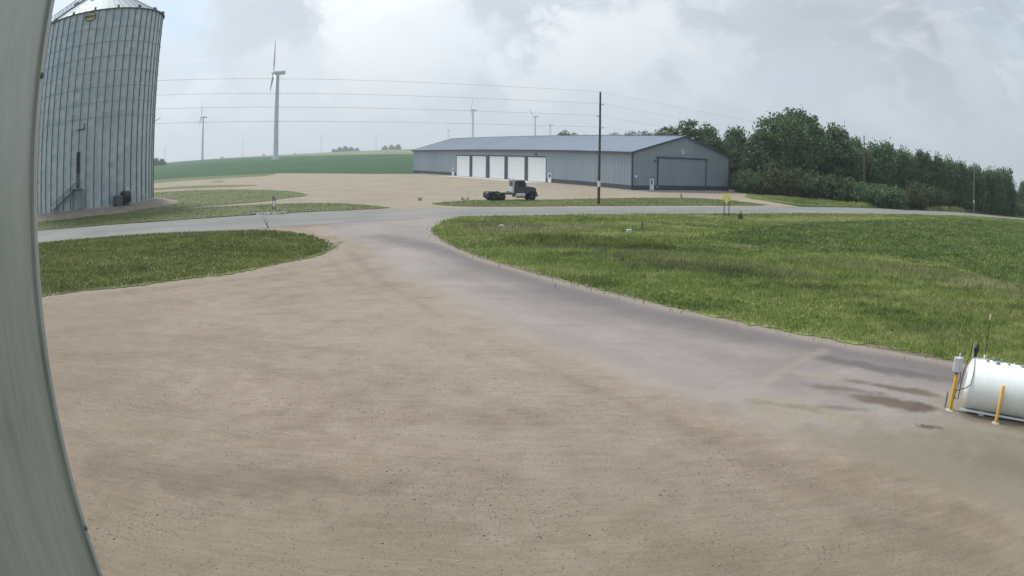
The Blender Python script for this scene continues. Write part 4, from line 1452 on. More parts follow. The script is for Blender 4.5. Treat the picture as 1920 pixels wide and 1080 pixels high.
# big sliding door, hung proud of the wall
sd = gable_strip(SD0 + 0.1, SD1 - 0.1, WZ + 0.02, sloped=False, name='sliding_door', mat='door_grey', ztop=SDZ, yf=-0.12)
sdw = gable_strip(SD0 + 0.1, SD1 - 0.1, 0.05, sloped=False, name='sliding_door_base', mat='wainscot', ztop=WZ + 0.016, yf=-0.13)
fr = MB()
fr.box(((SD0 + SD1) / 2, -0.20, SDZ + 0.14), (SD1 - SD0 + 0.5, 0.24, 0.26))
fr.build('door_track', 'trim_dark', gab)
for xx in (SD0, SD1):
    MB().box((xx, -0.17, SDZ / 2), (0.20, 0.16, SDZ)).build('door_edge_trim', 'trim_dark', gab)
# corner trims and rakes
for xx in (0.0, WID):
    MB().box((xx + (0.06 if xx == 0 else -0.06), -0.075, EAVE / 2), (0.2, 0.07, EAVE)).build('corner_trim', 'trim_dark', gab)
MB().box((0.06, 0.075, EAVE / 2 - 0.02), (0.16, 0.06, EAVE)).build('corner_trim', 'trim_dark', barn)
# emblem: white running-deer-like sheet metal silhouette
em = MB()
for (cx_e, cz_e, w_, h_, r_) in ((0, 0, 0.95, 0.16, 0.5), (-0.35, 0.35, 0.75, 0.10, -0.9), (0.05, 0.42, 0.6, 0.09, 0.95), (0.35, -0.28, 0.8, 0.10, -0.35), (-0.15, -0.30, 0.12, 0.5, 0.2), (0.55, 0.15, 0.4, 0.09, 0.9), (-0.55, 0.62, 0.4, 0.08, 0.3)):
    em.box((12.35 + cx_e * 0.9, -0.11 - 0.01 * r_, 7.35 + cz_e * 0.8), (w_, 0.03, h_), rot=Matrix.Rotation(r_, 3, 'Y'))
em.build('emblem', 'door_white', gab)
MB().box((5.3, -0.18, 5.5), (0.35, 0.3, 0.3)).build('wall_light', 'steel_dark', gab, bevel=0.03)
MB().box((0.75, -0.17, 2.55), (0.42, 0.2, 0.38)).build('meter', 'white', gab, bevel=0.03)
MB().box((0.78, -0.14, 1.6), (0.06, 0.06, 1.5)).build('conduit', 'steel', gab)
MB().box((5.75, -0.3, 0.62), (0.35, 0.35, 0.45)).build('vent_box', 'steel', gab, bevel=0.03)
MB().box((32.5, 0.2, 5.95), (0.5, 0.35, 0.28)).build('wall_light', 'black', barn, bevel=0.03)
# roof: two slopes as ribbed sheets with depth
ov_e, ov_g = 0.45, 0.40
for sgn, nm in ((1, 'roof_slope'), (-1, 'roof_slope')):
    mb_ = MB()
    x0, x1 = -ov_g, LEN + ov_g
    n = int((x1 - x0) / 0.9)
    xs = [(x0, 0)]
    for i in range(n):
        c = x0 + (x1 - x0) * (i + 0.5) / n
        xs += [(c - 0.06, 0.0), (c - 0.03, 0.045), (c + 0.03, 0.045), (c + 0.06, 0.0)]
    xs.append((x1, 0))
    sl_ = (APEX - EAVE) / (WID / 2)
    if sgn > 0:
        ye = ov_e
    else:
        ye = WY - ov_e
    ze = EAVE - ov_e * sl_ + 0.10
    vs = []
    for xx, d in xs:
        vs += [(xx, ye, ze + d), (xx, WY / 2, APEX + 0.10 + d)]
    mb_.add(vs, [(2 * i, 2 * i + 1, 2 * i + 3, 2 * i + 2) for i in range(len(xs) - 1)])
    vb = [(x0, ye, ze - 0.09), (x0, WY / 2, APEX + 0.01), (x1, ye, ze - 0.09), (x1, WY / 2, APEX + 0.01)]
    mb_.add(vb, [(0, 2, 3, 1)])
    mb_.build(nm, 'roof', barn)
    MB().box(((x0 + x1) / 2, ye + 0.02 * sgn, ze - 0.13), (x1 - x0, 0.05, 0.34)).build('fascia', 'trim_dark', barn)
    # soffit under the eave
    MB().box(((x0 + x1) / 2, (ye + (0 if sgn > 0 else WY)) / 2, ze - 0.20), (x1 - x0 - 0.1, ov_e - 0.08, 0.04)).build('soffit', 'trim_dark', barn)
    for xe in (x0, x1):
        rk = MB()
        rk.add([(xe - 0.04, ye, ze - 0.28), (xe - 0.04, ye, ze + 0.05), (xe - 0.04, WY / 2, APEX + 0.15), (xe - 0.04, WY / 2, APEX - 0.18),
                (xe + 0.04, ye, ze - 0.28), (xe + 0.04, ye, ze + 0.05), (xe + 0.04, WY / 2, APEX + 0.15), (xe + 0.04, WY / 2, APEX - 0.18)],
               [(0, 1, 2, 3), (7, 6, 5, 4), (0, 4, 5, 1), (1, 5, 6, 2), (2, 6, 7, 3), (3, 7, 4, 0)])
        rk.build('rake_trim', 'trim_dark', barn)
MB().add([(-ov_g, WY / 2 + 0.25, APEX + 0.115), (-ov_g, WY / 2, APEX + 0.19), (-ov_g, WY / 2 - 0.25, APEX + 0.115),
          (LEN + ov_g, WY / 2 + 0.25, APEX + 0.115), (LEN + ov_g, WY / 2, APEX + 0.19), (LEN + ov_g, WY / 2 - 0.25, APEX + 0.115)],
         [(0, 3, 4, 1), (1, 4, 5, 2)]).build('ridge_cap', 'trim_dark', barn)
# concrete aprons
ap = MB().box((50.4, 2.4, 0.02), (46, 4.4, 0.06))
ap.xform(Matrix.Translation(A0) @ Matrix.Rotation(ang, 4, 'Z'))
tag(ap.build('door_apron', 'concrete'), kind='structure')
ap = MB().box((-1.6, WY / 2 - 1, 0.02), (2.6, WID + 2, 0.05))
ap.xform(Matrix.Translation(A0) @ Matrix.Rotation(ang, 4, 'Z'))
tag(ap.build('gable_apron', 'concrete'), kind='structure')

# ------------------------------------------------------------------ semi tractor
tk = thing('semi_truck', 'dark day-cab semi truck without trailer parked on the gravel in front of the white doors', 'truck', (-3.6, 97.4, 0), math.radians(20))
# local x forward, y left; rear bumper x=0, total about 7.0
TL = 7.0


def side_prism(poly, y0, y1):
    """poly in (x, z) extruded along y"""
    mm = MB()
    n = len(poly)
    mm.add([(x, y0, z) for x, z in poly] + [(x, y1, z) for x, z in poly],
           [tuple(range(n))[::-1], tuple(range(n, 2 * n))] + [(i, (i + 1) % n, n + (i + 1) % n, n + i) for i in range(n)])
    return mm


fr = MB()
for s in (-0.42, 0.42):
    fr.box((3.35, s, 0.88), (6.5, 0.09, 0.26))
for xx in (0.15, 1.0, 2.2, 3.2):
    fr.box((xx, 0, 0.88), (0.1, 0.76, 0.18))
fr.build('chassis', 'steel_dark', tk)
cab = side_prism([(3.75, 0.95), (3.75, 2.52), (3.83, 2.66), (4.9, 2.70), (5.12, 2.62), (5.42, 1.92), (5.45, 0.95)], -1.0, 1.0)
cab.build('cab', 'truck_paint', tk, bevel=0.05)
hood = side_prism([(5.42, 0.85), (5.42, 1.88), (6.6, 1.72), (6.88, 1.58), (6.93, 1.25), (6.93, 0.85)], -0.62, 0.62)
hood.build('hood', 'truck_paint', tk, bevel=0.06)
for s in (-1, 1):
    fd = side_prism([(5.30, 0.95), (5.40, 1.28), (5.85, 1.42), (6.45, 1.38), (6.82, 1.15), (6.9, 0.85), (6.75, 0.72), (6.72, 0.95), (6.55, 1.12), (6.2, 1.20), (5.85, 1.15), (5.65, 0.95)], s * 0.60, s * 1.08)
    fd.build('fender', 'truck_paint', tk, bevel=0.02)
    MB().lathe([(0.10, -0.04), (0.13, 0.03), (0.0, 0.06)], 14, (6.86, s * 0.82, 1.12), (1, 0, 0)).build('headlight', 'chrome', tk)
    wd2 = side_prism([(4.25, 1.75), (4.25, 2.48), (5.02, 2.48), (5.28, 1.80), (5.28, 1.75)], s * 1.003, s * 1.012)
    wd2.build('side_window', 'glass', tk)
    MB().box((5.25, s * 1.22, 2.05), (0.08, 0.16, 0.55)).box((5.25, s * 1.10, 2.28), (0.03, 0.24, 0.03)).build('mirror', 'chrome', tk)
    MB().lathe([(0.30, -0.6), (0.33, -0.55), (0.33, 0.55), (0.30, 0.6)], 18, (4.55, s * 0.86, 0.66), (1, 0, 0)).build('fuel_tank', 'chrome', tk, smooth=True)
    MB().box((4.6, s * 1.08, 0.86), (1.5, 0.10, 0.05)).build('step', 'chrome', tk)
    MB().tube([(3.6, s * 0.88, 0.9), (3.6, s * 0.88, 2.3), (3.6, s * 0.88, 2.95)], [0.09, 0.085, 0.06], 10).build('exhaust_stack', 'chrome', tk, smooth=True)
ws = MB().add([(5.137, -0.85, 2.55), (5.137, 0.85, 2.55), (5.39, 0.85, 1.95), (5.39, -0.85, 1.95),
               (5.16, -0.85, 2.56), (5.16, 0.85, 2.56), (5.415, 0.85, 1.96), (5.415, -0.85, 1.96)],
              [(0, 1, 2, 3), (7, 6, 5, 4), (0, 4, 5, 1), (2, 6, 7, 3), (0, 3, 7, 4), (1, 5, 6, 2)])
ws.build('windscreen', 'glass', tk)
MB().box((6.955, 0, 1.2), (0.04, 0.95, 0.62)).build('grille', 'chrome', tk)
MB().box((6.98, 0, 0.62), (0.14, 2.1, 0.32)).build('bumper', 'chrome', tk, bevel=0.03)
MB().box((3.55, 0, 1.42), (0.14, 1.7, 0.80)).build('headache_panel', 'grey_box', tk, bevel=0.02)
MB().box((3.10, 0.25, 1.10), (0.5, 0.5, 0.3)).build('battery_box', 'chrome', tk, bevel=0.02)
MB().lathe([(0.48, 0), (0.50, 0.06), (0.46, 0.10)], 20, (1.35, 0, 1.12)).box((1.35, 0, 1.07), (1.1, 0.9, 0.12)).build('fifth_wheel', 'steel_dark', tk)
MB().box((0.08, 0, 0.72), (0.08, 2.3, 0.08)).build('rear_crossbar', 'steel_dark', tk)


def wheel(x, y, s, w=0.28, hub='chrome'):
    wo_ = bpy.data.objects.new('wheel', None)
    COL.objects.link(wo_)
    wo_.parent = tk
    wo_.location = (x, y, 0.50)
    link('tyre', TYRE, wo_)
    r = link('rim', RIM, wo_)
    if s < 0:
        r.rotation_euler = (0, 0, PI)
    return wo_


TYRE = MB().lathe([(0.28, -0.14), (0.46, -0.14), (0.50, -0.10), (0.50, 0.10), (0.46, 0.14), (0.28, 0.14), (0.28, -0.14)], 26, (0, 0, 0), (0, 1, 0)).mesh('tyre', 'rubber', smooth=True)
RIM = MB().lathe([(0.30, -0.10), (0.29, 0.12), (0.24, 0.10), (0.14, 0.03), (0.11, 0.13), (0.0, 0.15)], 20, (0, 0, 0), (0, 1, 0)).mesh('rim', 'chrome', smooth=True)
for s in (-1, 1):
    wheel(6.2, s * 0.92, s)
    for xx in (0.75, 1.95):
        wheel(xx, s * 0.92, s)
        wheel(xx, s * 0.60, s)
ax = MB()
for xx in (0.75, 1.95, 6.2):
    ax = MB().tube([(xx, -0.85, 0.5), (xx, 0.85, 0.5)], 0.09, 8)
    ax.build('axle', 'black', tk)
for s in (-1, 1):
    mf = side_prism([(0.1, 0.95), (0.25, 1.12), (1.2, 1.14), (1.2, 1.18), (0.2, 1.16), (0.04, 0.95), (0.04, 0.35), (0.08, 0.35)], s * 0.45, s * 1.08)
    mf.build('mudguard', 'rubber', tk)

# ------------------------------------------------------------------ anhydrous / LP tank with posts
TX, TY, TA, TR, TZ = 13.26, 16.38, -0.751, 0.762, 0.035
tnk = thing('white_tank', 'large white horizontal steel tank on low saddles, cut off by the right edge', 'tank', (TX, TY, 0), TA)
prof = [(0.0, -0.02)] + [(TR * math.sin(k / 10 * PI / 2), 0.30 - 0.32 * math.cos(k / 10 * PI / 2)) for k in range(1, 11)] + [(TR, 4.9)] + [(TR * math.cos(k / 8 * PI / 2), 4.9 + 0.3 * math.sin(k / 8 * PI / 2)) for k in range(1, 9)]
cz = TZ + TR
MB().lathe(prof, 64, (0, 0, cz), (1, 0, 0)).build('shell', 'tank', tnk, smooth=True)
for xx in (0.32, 2.6, 4.9):
    MB().lathe([(TR + 0.002, -0.02), (TR + 0.008, 0.0), (TR + 0.002, 0.02)], 64, (xx, 0, cz), (1, 0, 0)).build('weld_seam', 'white', tnk, smooth=True)
for xx in (0.9, 4.2):
    MB().box((xx, 0, 0.06), (0.22, 0.95, 0.12)).build('saddle', 'grey_box', tnk, bevel=0.01)
for s in (-1, 1):
    MB().box((2.5, s * 0.47, 0.10), (4.9, 0.05, 0.06)).build('skid_rail', 'white', tnk)
def fitting(x, y, r, h, mat, name):
    zt = cz + math.sqrt(max(TR * TR - y * y, 0)) - 0.01
    MB().lathe([(r * 1.5, 0), (r * 1.5, 0.02), (r, 0.025), (r, h), (r * 0.6, h + 0.01)], 14, (x, y, zt)).build(name, mat, tnk, smooth=True)


fitting(0.62, 0.0, 0.04, 0.14, 'white', 'fitting')
fitting(0.78, -0.10, 0.05, 0.06, 'steel', 'fitting')
fitting(1.00, 0.02, 0.045, 0.10, 'steel', 'fitting')
fitting(1.18, -0.12, 0.07, 0.05, 'steel', 'fitting')
fitting(1.30, 0.04, 0.04, 0.10, 'steel', 'fitting')
fitting(1.62, -0.06, 0.05, 0.03, 'steel', 'fitting')
fitting(1.82, 0.0, 0.03, 0.06, 'white', 'fitting')
fitting(2.2, 0.0, 0.09, 0.04, 'steel', 'fitting')
# pump head and pipework at the left end
pm = thing('transfer_pump', 'dark pump head with pipe mounted on top of the left end of the white tank', 'pump', (TX, TY, 0), TA)
pz = cz + TR
b_ = MB()
b_.lathe([(0.085, -0.10), (0.105, -0.08), (0.105, 0.08), (0.085, 0.10)], 14, (0.27, 0.02, pz + 0.24), (0, 1, 0))
b_.box((0.27, 0.02, pz + 0.10), (0.10, 0.12, 0.14))
b_.box((0.31, 0.0, pz + 0.36), (0.08, 0.09, 0.10))
b_.build('pump_body', 'black', pm, bevel=0.008)
MB().tube([(0.17, 0.02, pz - 0.10), (0.17, 0.02, pz + 0.22), (0.14, 0.02, pz + 0.42)], 0.022, 8).build('riser_pipe', 'grey_box', pm)
MB().tube([(0.10, 0.05, pz + 0.44), (0.08, 0.05, pz + 0.20), (0.03, 0.03, pz - 0.05), (-0.06, -0.02, pz - 0.38), (-0.10, -0.05, 0.9), (-0.11, -0.05, 0.25)], 0.018, 6).build('drop_pipe', 'black', pm, smooth=True)
hz_ = thing('hose', 'thin dark hose looping down the left end of the white tank', 'hose', (TX, TY, 0), TA)
hp = []
for k in range(25):
    t_ = k / 24
    ph = math.radians(-90) + t_ * math.radians(0)
    yy = -0.05 - 0.62 * math.sin(t_ * PI * 0.62)
    zz = pz + 0.05 - 0.95 * t_
    xx = 0.24 + 0.10 * math.sin(t_ * PI) - 0.42 * max(0, t_ - 0.72) / 0.28
    rr_ = math.hypot(yy, zz - cz)
    need = TR + 0.03
    if rr_ < need and xx > 0.1:
        yy, zz = yy / rr_ * need, cz + (zz - cz) / rr_ * need
    hp.append((xx, yy, zz))
MB().tube(hp, 0.013, 6).build('hose_line', 'black', hz_, smooth=True)
MB().tube([hp[-1], (-0.26, -0.40, 0.62), (-0.24, -0.34, 0.40), (-0.16, -0.22, 0.30)], 0.013, 6).build('hose_end', 'black', hz_, smooth=True)
# posts
for (x, y, zt, mt, lb) in ((12.74, 16.25, 1.10, 'yellow', 'yellow steel post carrying a grey switch box at the left end of the tank'),
                           (13.80, 14.70, 1.12, 'yellow_faded', 'faded yellow steel post standing in front of the middle of the white tank')):
    p = thing('bollard', lb, 'bollard', (x, y, 0), 0, 'yellow posts guarding the tank')
    MB().lathe([(0.068, 0.0), (0.068, zt - 0.02), (0.055, zt), (0.0, zt + 0.01)], 20).build('post', mt, p, smooth=True)
    MB().lathe([(0.16, 0.0), (0.14, 0.02), (0.069, 0.03)], 20).build('footing', 'concrete', p, smooth=True)
bx = thing('switch_box', 'light grey folded-cover switch box with short mast on top of the yellow post', 'electrical box', (12.74, 16.25, 1.12), math.radians(-20))
cm = MB().prism([(-0.15, -0.02), (0.0, -0.12), (0.16, -0.03), (0.16, 0.10), (-0.15, 0.10)], 0.05, 0.47)
cm.build('cabinet', 'grey_box', bx, bevel=0.012)
MB().lathe([(0.075, -0.01), (0.06, 0.04), (0.06, 0.052)], 14).build('collar', 'steel_dark', bx)
MB().tube([(0.02, 0.0, 0.46), (0.02, 0.0, 0.60)], 0.022, 8).build('mast', 'white', bx)
MB().tube([(0.14, 0.06, 0.10), (0.20, 0.08, -0.15), (0.12, 0.06, -0.5), (0.10, 0.05, -0.8)], 0.012, 6).build('cable', 'black', bx)
vl = thing('valve', 'small red-handled valve low behind the left yellow post', 'valve', (12.72, 16.55, 0), 0)
MB().tube([(0, 0, 0), (0, 0, 0.38)], 0.025, 8).build('stem', 'steel_dark', vl)
MB().lathe([(0.07, -0.02), (0.085, 0.0), (0.07, 0.02)], 14, (0, 0, 0.40), (1, -0.6, 0)).build('hand_wheel', 'red_paint', vl)
an = thing('whip_marker', 'thin black whip rod with pale tip rising behind the white tank', 'marker', (14.15, 16.25, 0), 0)
# ground_z near tank is flat; rod rises from the tank top area

ax_, ay_ = TX + math.cos(TA) * 0.62, TY + math.sin(TA) * 0.62
an.location = (ax_, ay_, pz + 0.13)
MB().tube([(0, 0, 0), (0.0, 0.0, 1.05)], [0.016, 0.010], 8).build('rod', 'black', an)
MB().lathe([(0.018, 1.05), (0.028, 1.09), (0.026, 1.20), (0.0, 1.22)], 10).build('tip', 'sign_pale', an)

# ------------------------------------------------------------------ utility poles and wires
POLES = [((10.9, 93.3), 14.35, 'wooden power pole with white tag in front of the machine shed'),
         ((69.3, 130.4), 13.5, 'reddish wooden power pole rising before the big dome tree'),
         ((108.2, 137.5), 12.0, 'grey distant power pole against the far right woods'),
         ((-49.0, 40.0), 14.3, 'power pole hidden behind the near metal wall on the left')]
att = [(13.95, 0.0), (12.75, 0.42), (11.2, -0.42), (9.75, 0.42)]
dirs = []
for i, ((px_, py_), hh, lb) in enumerate(POLES):
    p = thing('power_pole', lb, 'power pole', (px_, py_, 0), 0.45 if i != 3 else 0.7, 'power poles along the road')
    lean = 0.20 if i == 0 else 0.0
    pts = [(-lean * 0.5 * (1 - k / 6) + 0, 0, hh * k / 6) for k in range(7)]
    MB().tube(pts, [0.19 - 0.07 * k / 6 for k in range(7)], 10).build('shaft', ('wood_pole', 'wood_red', 'wood_grey', 'wood_pole')[i], p, smooth=True)
    k_ = hh / 14.35
    for (z, s) in att[1:]:
        m_ = MB().tube([(0, 0, z * k_ - 0.05), (s, 0, z * k_ + 0.02)], 0.035, 6)
        m_.lathe([(0.04, 0), (0.07, 0.03), (0.04, 0.08), (0.07, 0.12), (0.03, 0.16)], 8, (s, 0, z * k_ - 0.02))
        m_.build('insulator_arm', 'steel_dark', p)
    MB().lathe([(0.05, 0), (0.08, 0.05), (0.03, 0.16)], 8, (0, 0, hh - 0.02)).build('top_insulator', 'steel_dark', p)
    zt = {0: 2.6, 1: 3.3, 2: 2.6, 3: 2.5}[i]
    MB().lathe([(0.205 - 0.0, -0.38), (0.20, 0.38)], 12, (-lean * 0.45, 0, zt)).build('tag', 'white', p)


def att_pt(i, j):
    (px_, py_), hh, _ = POLES[i]
    k_ = hh / 14.35
    z, s = att[j]
    r_ = 0.45 if i != 3 else 0.7
    if i == 3:
        z += (0.55, 0.85, 1.35, 1.5)[j]
    return Vector((px_ + s * math.cos(r_), py_ + s * math.sin(r_), z * k_ + (0.14 if j else 0.5) * 1.0))


wn = ['topmost', 'second', 'third', 'lowest']
for i0, i1, sag, where in ((0, 3, 1.0, 'running left from the shed pole across the sky'), (0, 1, 1.3, 'running right from the shed pole to the woods'), (1, 2, 0.8, 'between the two right-hand poles')):
    for j in range(4):
        a, b = att_pt(i0, j), att_pt(i1, j)
        pts = []
        for k in range(25):
            t_ = k / 24
            q = a.lerp(b, t_)
            q.z -= sag * 4 * t_ * (1 - t_)
            pts.append(q)
        o = MB().tube(pts, 0.013 if i1 == 3 else 0.009, 5).build('power_line', 'wire')
        tag(o, wn[j] + ' power line ' + where, 'wire', 'power lines')

# ------------------------------------------------------------------ wind turbines


def blade_mesh(L):
    secs = 9
    vs, fs = [], []
    for i in range(secs):
        t_ = i / (secs - 1)
        c = (1.0 + 1.6 * min(1, t_ / 0.22)) if t_ < 0.22 else 2.6 * (1 - (t_ - 0.22) / 0.78) ** 0.9 + 0.30
        th = 0.9 * (1 - t_) ** 1.3 + 0.10
        tw = 0.9 * (1 - t_)
        for (u_, w_) in ((-0.3, 0), (0, 0.5), (0.35, 0.35), (0.7, 0), (0.35, -0.3), (0, -0.5)):
            x_, y_ = u_ * c, w_ * th
            x_, y_ = x_ * 0.72, y_ * 0.8
            vs.append((x_ * math.cos(tw) - y_ * math.sin(tw), x_ * math.sin(tw) + y_ * math.cos(tw), L * t_))
    for i in range(secs - 1):
        for k in range(6):
            k2 = (k + 1) % 6
            fs.append((i * 6 + k, i * 6 + k2, (i + 1) * 6 + k2, (i + 1) * 6 + k))
    fs.append(tuple(range(6)))
    fs.append(tuple(range((secs - 1) * 6, secs * 6)))
    return MB().add(vs, fs).mesh('blade', 'turbine', smooth=True)


BL = blade_mesh(33.0)
HUBZ = 78.0


def turbine(x, y, label, yaw, spin):
    z0 = gz(x, y)
    t_ = thing('wind_turbine', label, 'wind turbine', (x, y, z0), yaw, 'wind turbines on the horizon')
    link('tower', TOWER, t_)
    link('nacelle', NAC, t_)
    rt_ = bpy.data.objects.new('rotor', None)
    COL.objects.link(rt_)
    rt_.parent = t_
    rt_.location = (-4.4, 0, HUBZ + 1.5)
    rt_.rotation_euler = (spin, 0, 0)
    link('hub', HUB, rt_)
    for k in range(3):
        b = link('blade', BL, rt_)
        b.rotation_euler = (k * 2 * PI / 3, 0, 0)
    return t_


TOWER = MB().lathe([(2.9, -1.0), (2.9, 0.0), (2.6, 0.4), (1.45, HUBZ)], 24).lathe([(4.2, -1.0), (4.2, 0.15), (0, 0.2)], 24).mesh('tower', 'turbine', smooth=True)
NAC = MB().box((1.8, 0, HUBZ + 1.6), (10.5, 3.4, 3.2)).box((5.6, 0, HUBZ + 3.5), (1.6, 2.0, 0.9)).mesh('nacelle', 'turbine', bevel=0.4)
HUB = MB().lathe([(0.2, -1.9), (1.0, -1.5), (1.6, -0.4), (1.6, 0.9), (1.3, 1.3)], 18, (0, 0, 0), (1, 0, 0)).mesh('hub', 'turbine', smooth=True)
TB = [(-18.52, 668, 'large white wind turbine standing nearest, at the middle of the green field', 0.10, 0.06),
      (-24.55, 1370, 'smaller wind turbine left of the large one, near the grain bin', 0.15, 0.12),
      (-3.13, 1500, 'wind turbine rising behind the left half of the shed roof', 0.25, 0.55),
      (1.66, 1730, 'wind turbine just left of the power pole above the shed roof', -0.5, 0.9),
      (2.85, 2250, 'faint wind turbine directly right of the one beside the power pole', 0.4, 1.2),
      (-5.0, 3000, 'faint wind turbine above the left end of the shed ridge', 0.1, 0.5),
      (-21.2, 3800, 'tiny hazy wind turbine between the two left turbines', 0.6, 0.3),
      (-14.9, 3900, 'tiny hazy wind turbine right of the large turbine', 0.2, 1.4),
      (-10.6, 3800, 'tiny hazy wind turbine left of the shed', 0.9, 0.1),
      (-27.8, 4000, 'tiny hazy wind turbine beside the right edge of the grain bin', 0.4, 0.8)]
for az, D, lb, yaw, spin in TB:
    a = math.radians(az)
    turbine(D * math.sin(a), D * math.cos(a), lb, -a + yaw, spin)


# ------------------------------------------------------------------ vegetation
def quads_mesh(name, C, U, V, tone, mat, extra=None):
    """C centres (n,3), U, V half vectors: one quad per leaf"""
    n = len(C)
    P = np.empty((n, 4, 3), np.float32)
    P[:, 0] = C - U - V * 0.6
    P[:, 1] = C + U * 0.25 - V
    P[:, 2] = C + U + V * 0.5
    P[:, 3] = C - U * 0.3 + V
    me = bpy.data.meshes.new(name)
    me.vertices.add(n * 4)
    me.vertices.foreach_set('co', P.reshape(-1))
    me.loops.add(n * 4)
    me.loops.foreach_set('vertex_index', np.arange(n * 4, dtype=np.int32))
    me.polygons.add(n)
    me.polygons.foreach_set('loop_start', np.arange(0, n * 4, 4, dtype=np.int32))
    try:
        me.polygons.foreach_set('loop_total', np.full(n, 4, np.int32))
    except Exception:
        pass
    me.update(calc_edges=True)
    at = me.attributes.new('tone', 'FLOAT', 'POINT')
    at.data.foreach_set('value', np.repeat(tone, 4).astype(np.float32))
    me.materials.append(M[mat])
    return me


def rand_dirs(n):
    d = RNG.normal(size=(n, 3))
    return d / np.linalg.norm(d, axis=1)[:, None]


def crown_mesh(name, lobes, n_clump, per, leaf, mat, bottom=0.0, spread=0.75, upright=0.0):
    """lobes: (x,y,z,rx,ry,rz) ellipsoids; leaf clumps mostly near their surfaces"""
    Cs, tn = [], []
    w = np.array([l[3] * l[4] + l[5] * l[3] for l in lobes], float)
    w /= w.sum()
    cnt = RNG.multinomial(n_clump, w)
    for l, k in zip(lobes, cnt):
        d = rand_dirs(k)
        r = RNG.uniform(0.30, 1.0, k) ** 0.42
        r = r * (1 + RNG.normal(0, 0.05, k))
        c = d * r[:, None] * np.array(l[3:6]) + np.array(l[:3])
        Cs.append(c)
        tn.append(np.clip(RNG.uniform(0.15, 0.85, k), 0, 1))
    C = np.concatenate(Cs)
    T = np.concatenate(tn)
    keep = C[:, 2] > bottom
    C, T = C[keep], T[keep]
    n = len(C)
    off = RNG.normal(size=(n, per, 3)) * np.array([spread, spread, spread * (0.7 + upright)])
    L = (C[:, None, :] + off).reshape(-1, 3)
    T = np.clip(np.repeat(T, per) + RNG.normal(0, 0.16, n * per), 0, 1)
    L[:, 2] = np.maximum(L[:, 2], 0.1)
    m_ = len(L)
    U = rand_dirs(m_)
    U[:, 2] += upright
    U /= np.linalg.norm(U, axis=1)[:, None]
    V = np.cross(U, rand_dirs(m_))
    V /= np.linalg.norm(V, axis=1)[:, None] + 1e-6
    s = RNG.uniform(0.6, 1.25, m_)[:, None] * leaf
    return quads_mesh(name, L, U * s, V * s * 0.62, T, mat)


def trunk_mesh(h, r, spread, n=7):
    m_ = MB()
    m_.tube([(0, 0, -0.2), (0.1, 0.05, h * 0.25), (-0.08, 0.1, h * 0.5), (0.1, 0, h * 0.85)], [r * 1.25, r, r * 0.7, r * 0.2], 8)
    for k in range(n):
        a = 2 * PI * k / n + random.random()
        z0 = h * random.uniform(0.2, 0.55)
        e_ = spread * random.uniform(0.5, 0.9)
        m_.tube([(0, 0, z0), (math.cos(a) * e_ * 0.5, math.sin(a) * e_ * 0.5, z0 + h * 0.16), (math.cos(a) * e_, math.sin(a) * e_, z0 + h * random.uniform(0.25, 0.38))],
                [r * 0.45, r * 0.3, r * 0.08], 6)
    return m_.mesh('trunk', 'bark', smooth=True)


def lobes_round(H, R, n=9, low=0.12):
    out = [(0, 0, H * 0.55, R * 0.72, R * 0.72, H * 0.42)]
    for k in range(n):
        a = 2 * PI * k / n + random.uniform(-0.3, 0.3)
        e_ = R * random.uniform(0.45, 0.68)
        z = H * random.uniform(0.25, 0.78)
        q = R * random.uniform(0.30, 0.46)
        out.append((math.cos(a) * e_, math.sin(a) * e_, z, q, q, q * random.uniform(0.8, 1.15)))
    out.append((R * 0.1, 0, H * 0.86, R * 0.42, R * 0.42, H * 0.14))
    out.append((0, 0, H * 0.22, R * 0.8, R * 0.8, H * 0.20))
    return out


def lobes_plume(H, R, n=8):
    out = [(0, 0, H * 0.42, R * 0.85, R * 0.85, H * 0.38), (0, 0, H * 0.18, R * 0.95, R * 0.95, H * 0.18)]
    for k in range(n):
        a = 2 * PI * k / n + random.uniform(-0.3, 0.3)
        e_ = R * random.uniform(0.1, 0.75)
        q = R * random.uniform(0.14, 0.22)
        hh = H * random.uniform(0.80, 0.97)
        out.append((math.cos(a) * e_, math.sin(a) * e_, hh - H * 0.17, q, q, H * 0.17))
    return out


KINDS = {
    'big': (crown_mesh('crown', lobes_round(18, 9, 18), 2000, 14, 0.30, 'leaf', spread=0.62), trunk_mesh(15, 0.45, 5)),
    'round': (crown_mesh('crown', lobes_round(14, 5, 11), 980, 14, 0.27, 'leaf', spread=0.52), trunk_mesh(12, 0.3, 3)),
    'open': (crown_mesh('crown', lobes_round(14, 4.5, 12), 430, 11, 0.30, 'leaf', spread=0.42), trunk_mesh(12.5, 0.28, 3.4, 10)),
    'plume': (crown_mesh('crown', lobes_plume(13, 5.0, 12), 1050, 13, 0.28, 'leaf', spread=0.46, upright=0.7), trunk_mesh(10, 0.25, 2.5)),
    'plume_b': (crown_mesh('crown', lobes_plume(13, 4.8, 10), 980, 13, 0.28, 'leaf', spread=0.48, upright=0.6), trunk_mesh(10, 0.25, 2.5)),
    'bush': (crown_mesh('crown', [(0, 0, 1.5, 3.0, 2.6, 1.7), (1.8, 0.3, 1.2, 1.8, 1.7, 1.4), (-1.9, -0.2, 1.4, 1.7, 1.8, 1.5)], 480, 13, 0.16, 'leaf', spread=0.26), trunk_mesh(2.2, 0.08, 1.5)),
    'bush_olive': (crown_mesh('crown', [(0, 0, 1.4, 2.6, 2.4, 1.8), (1.5, 0.4, 1.1, 1.6, 1.5, 1.3), (-1.5, -0.2, 1.5, 1.5, 1.5, 1.3)], 420, 13, 0.15, 'leaf_olive', spread=0.26), trunk_mesh(2.2, 0.08, 1.5)),
}


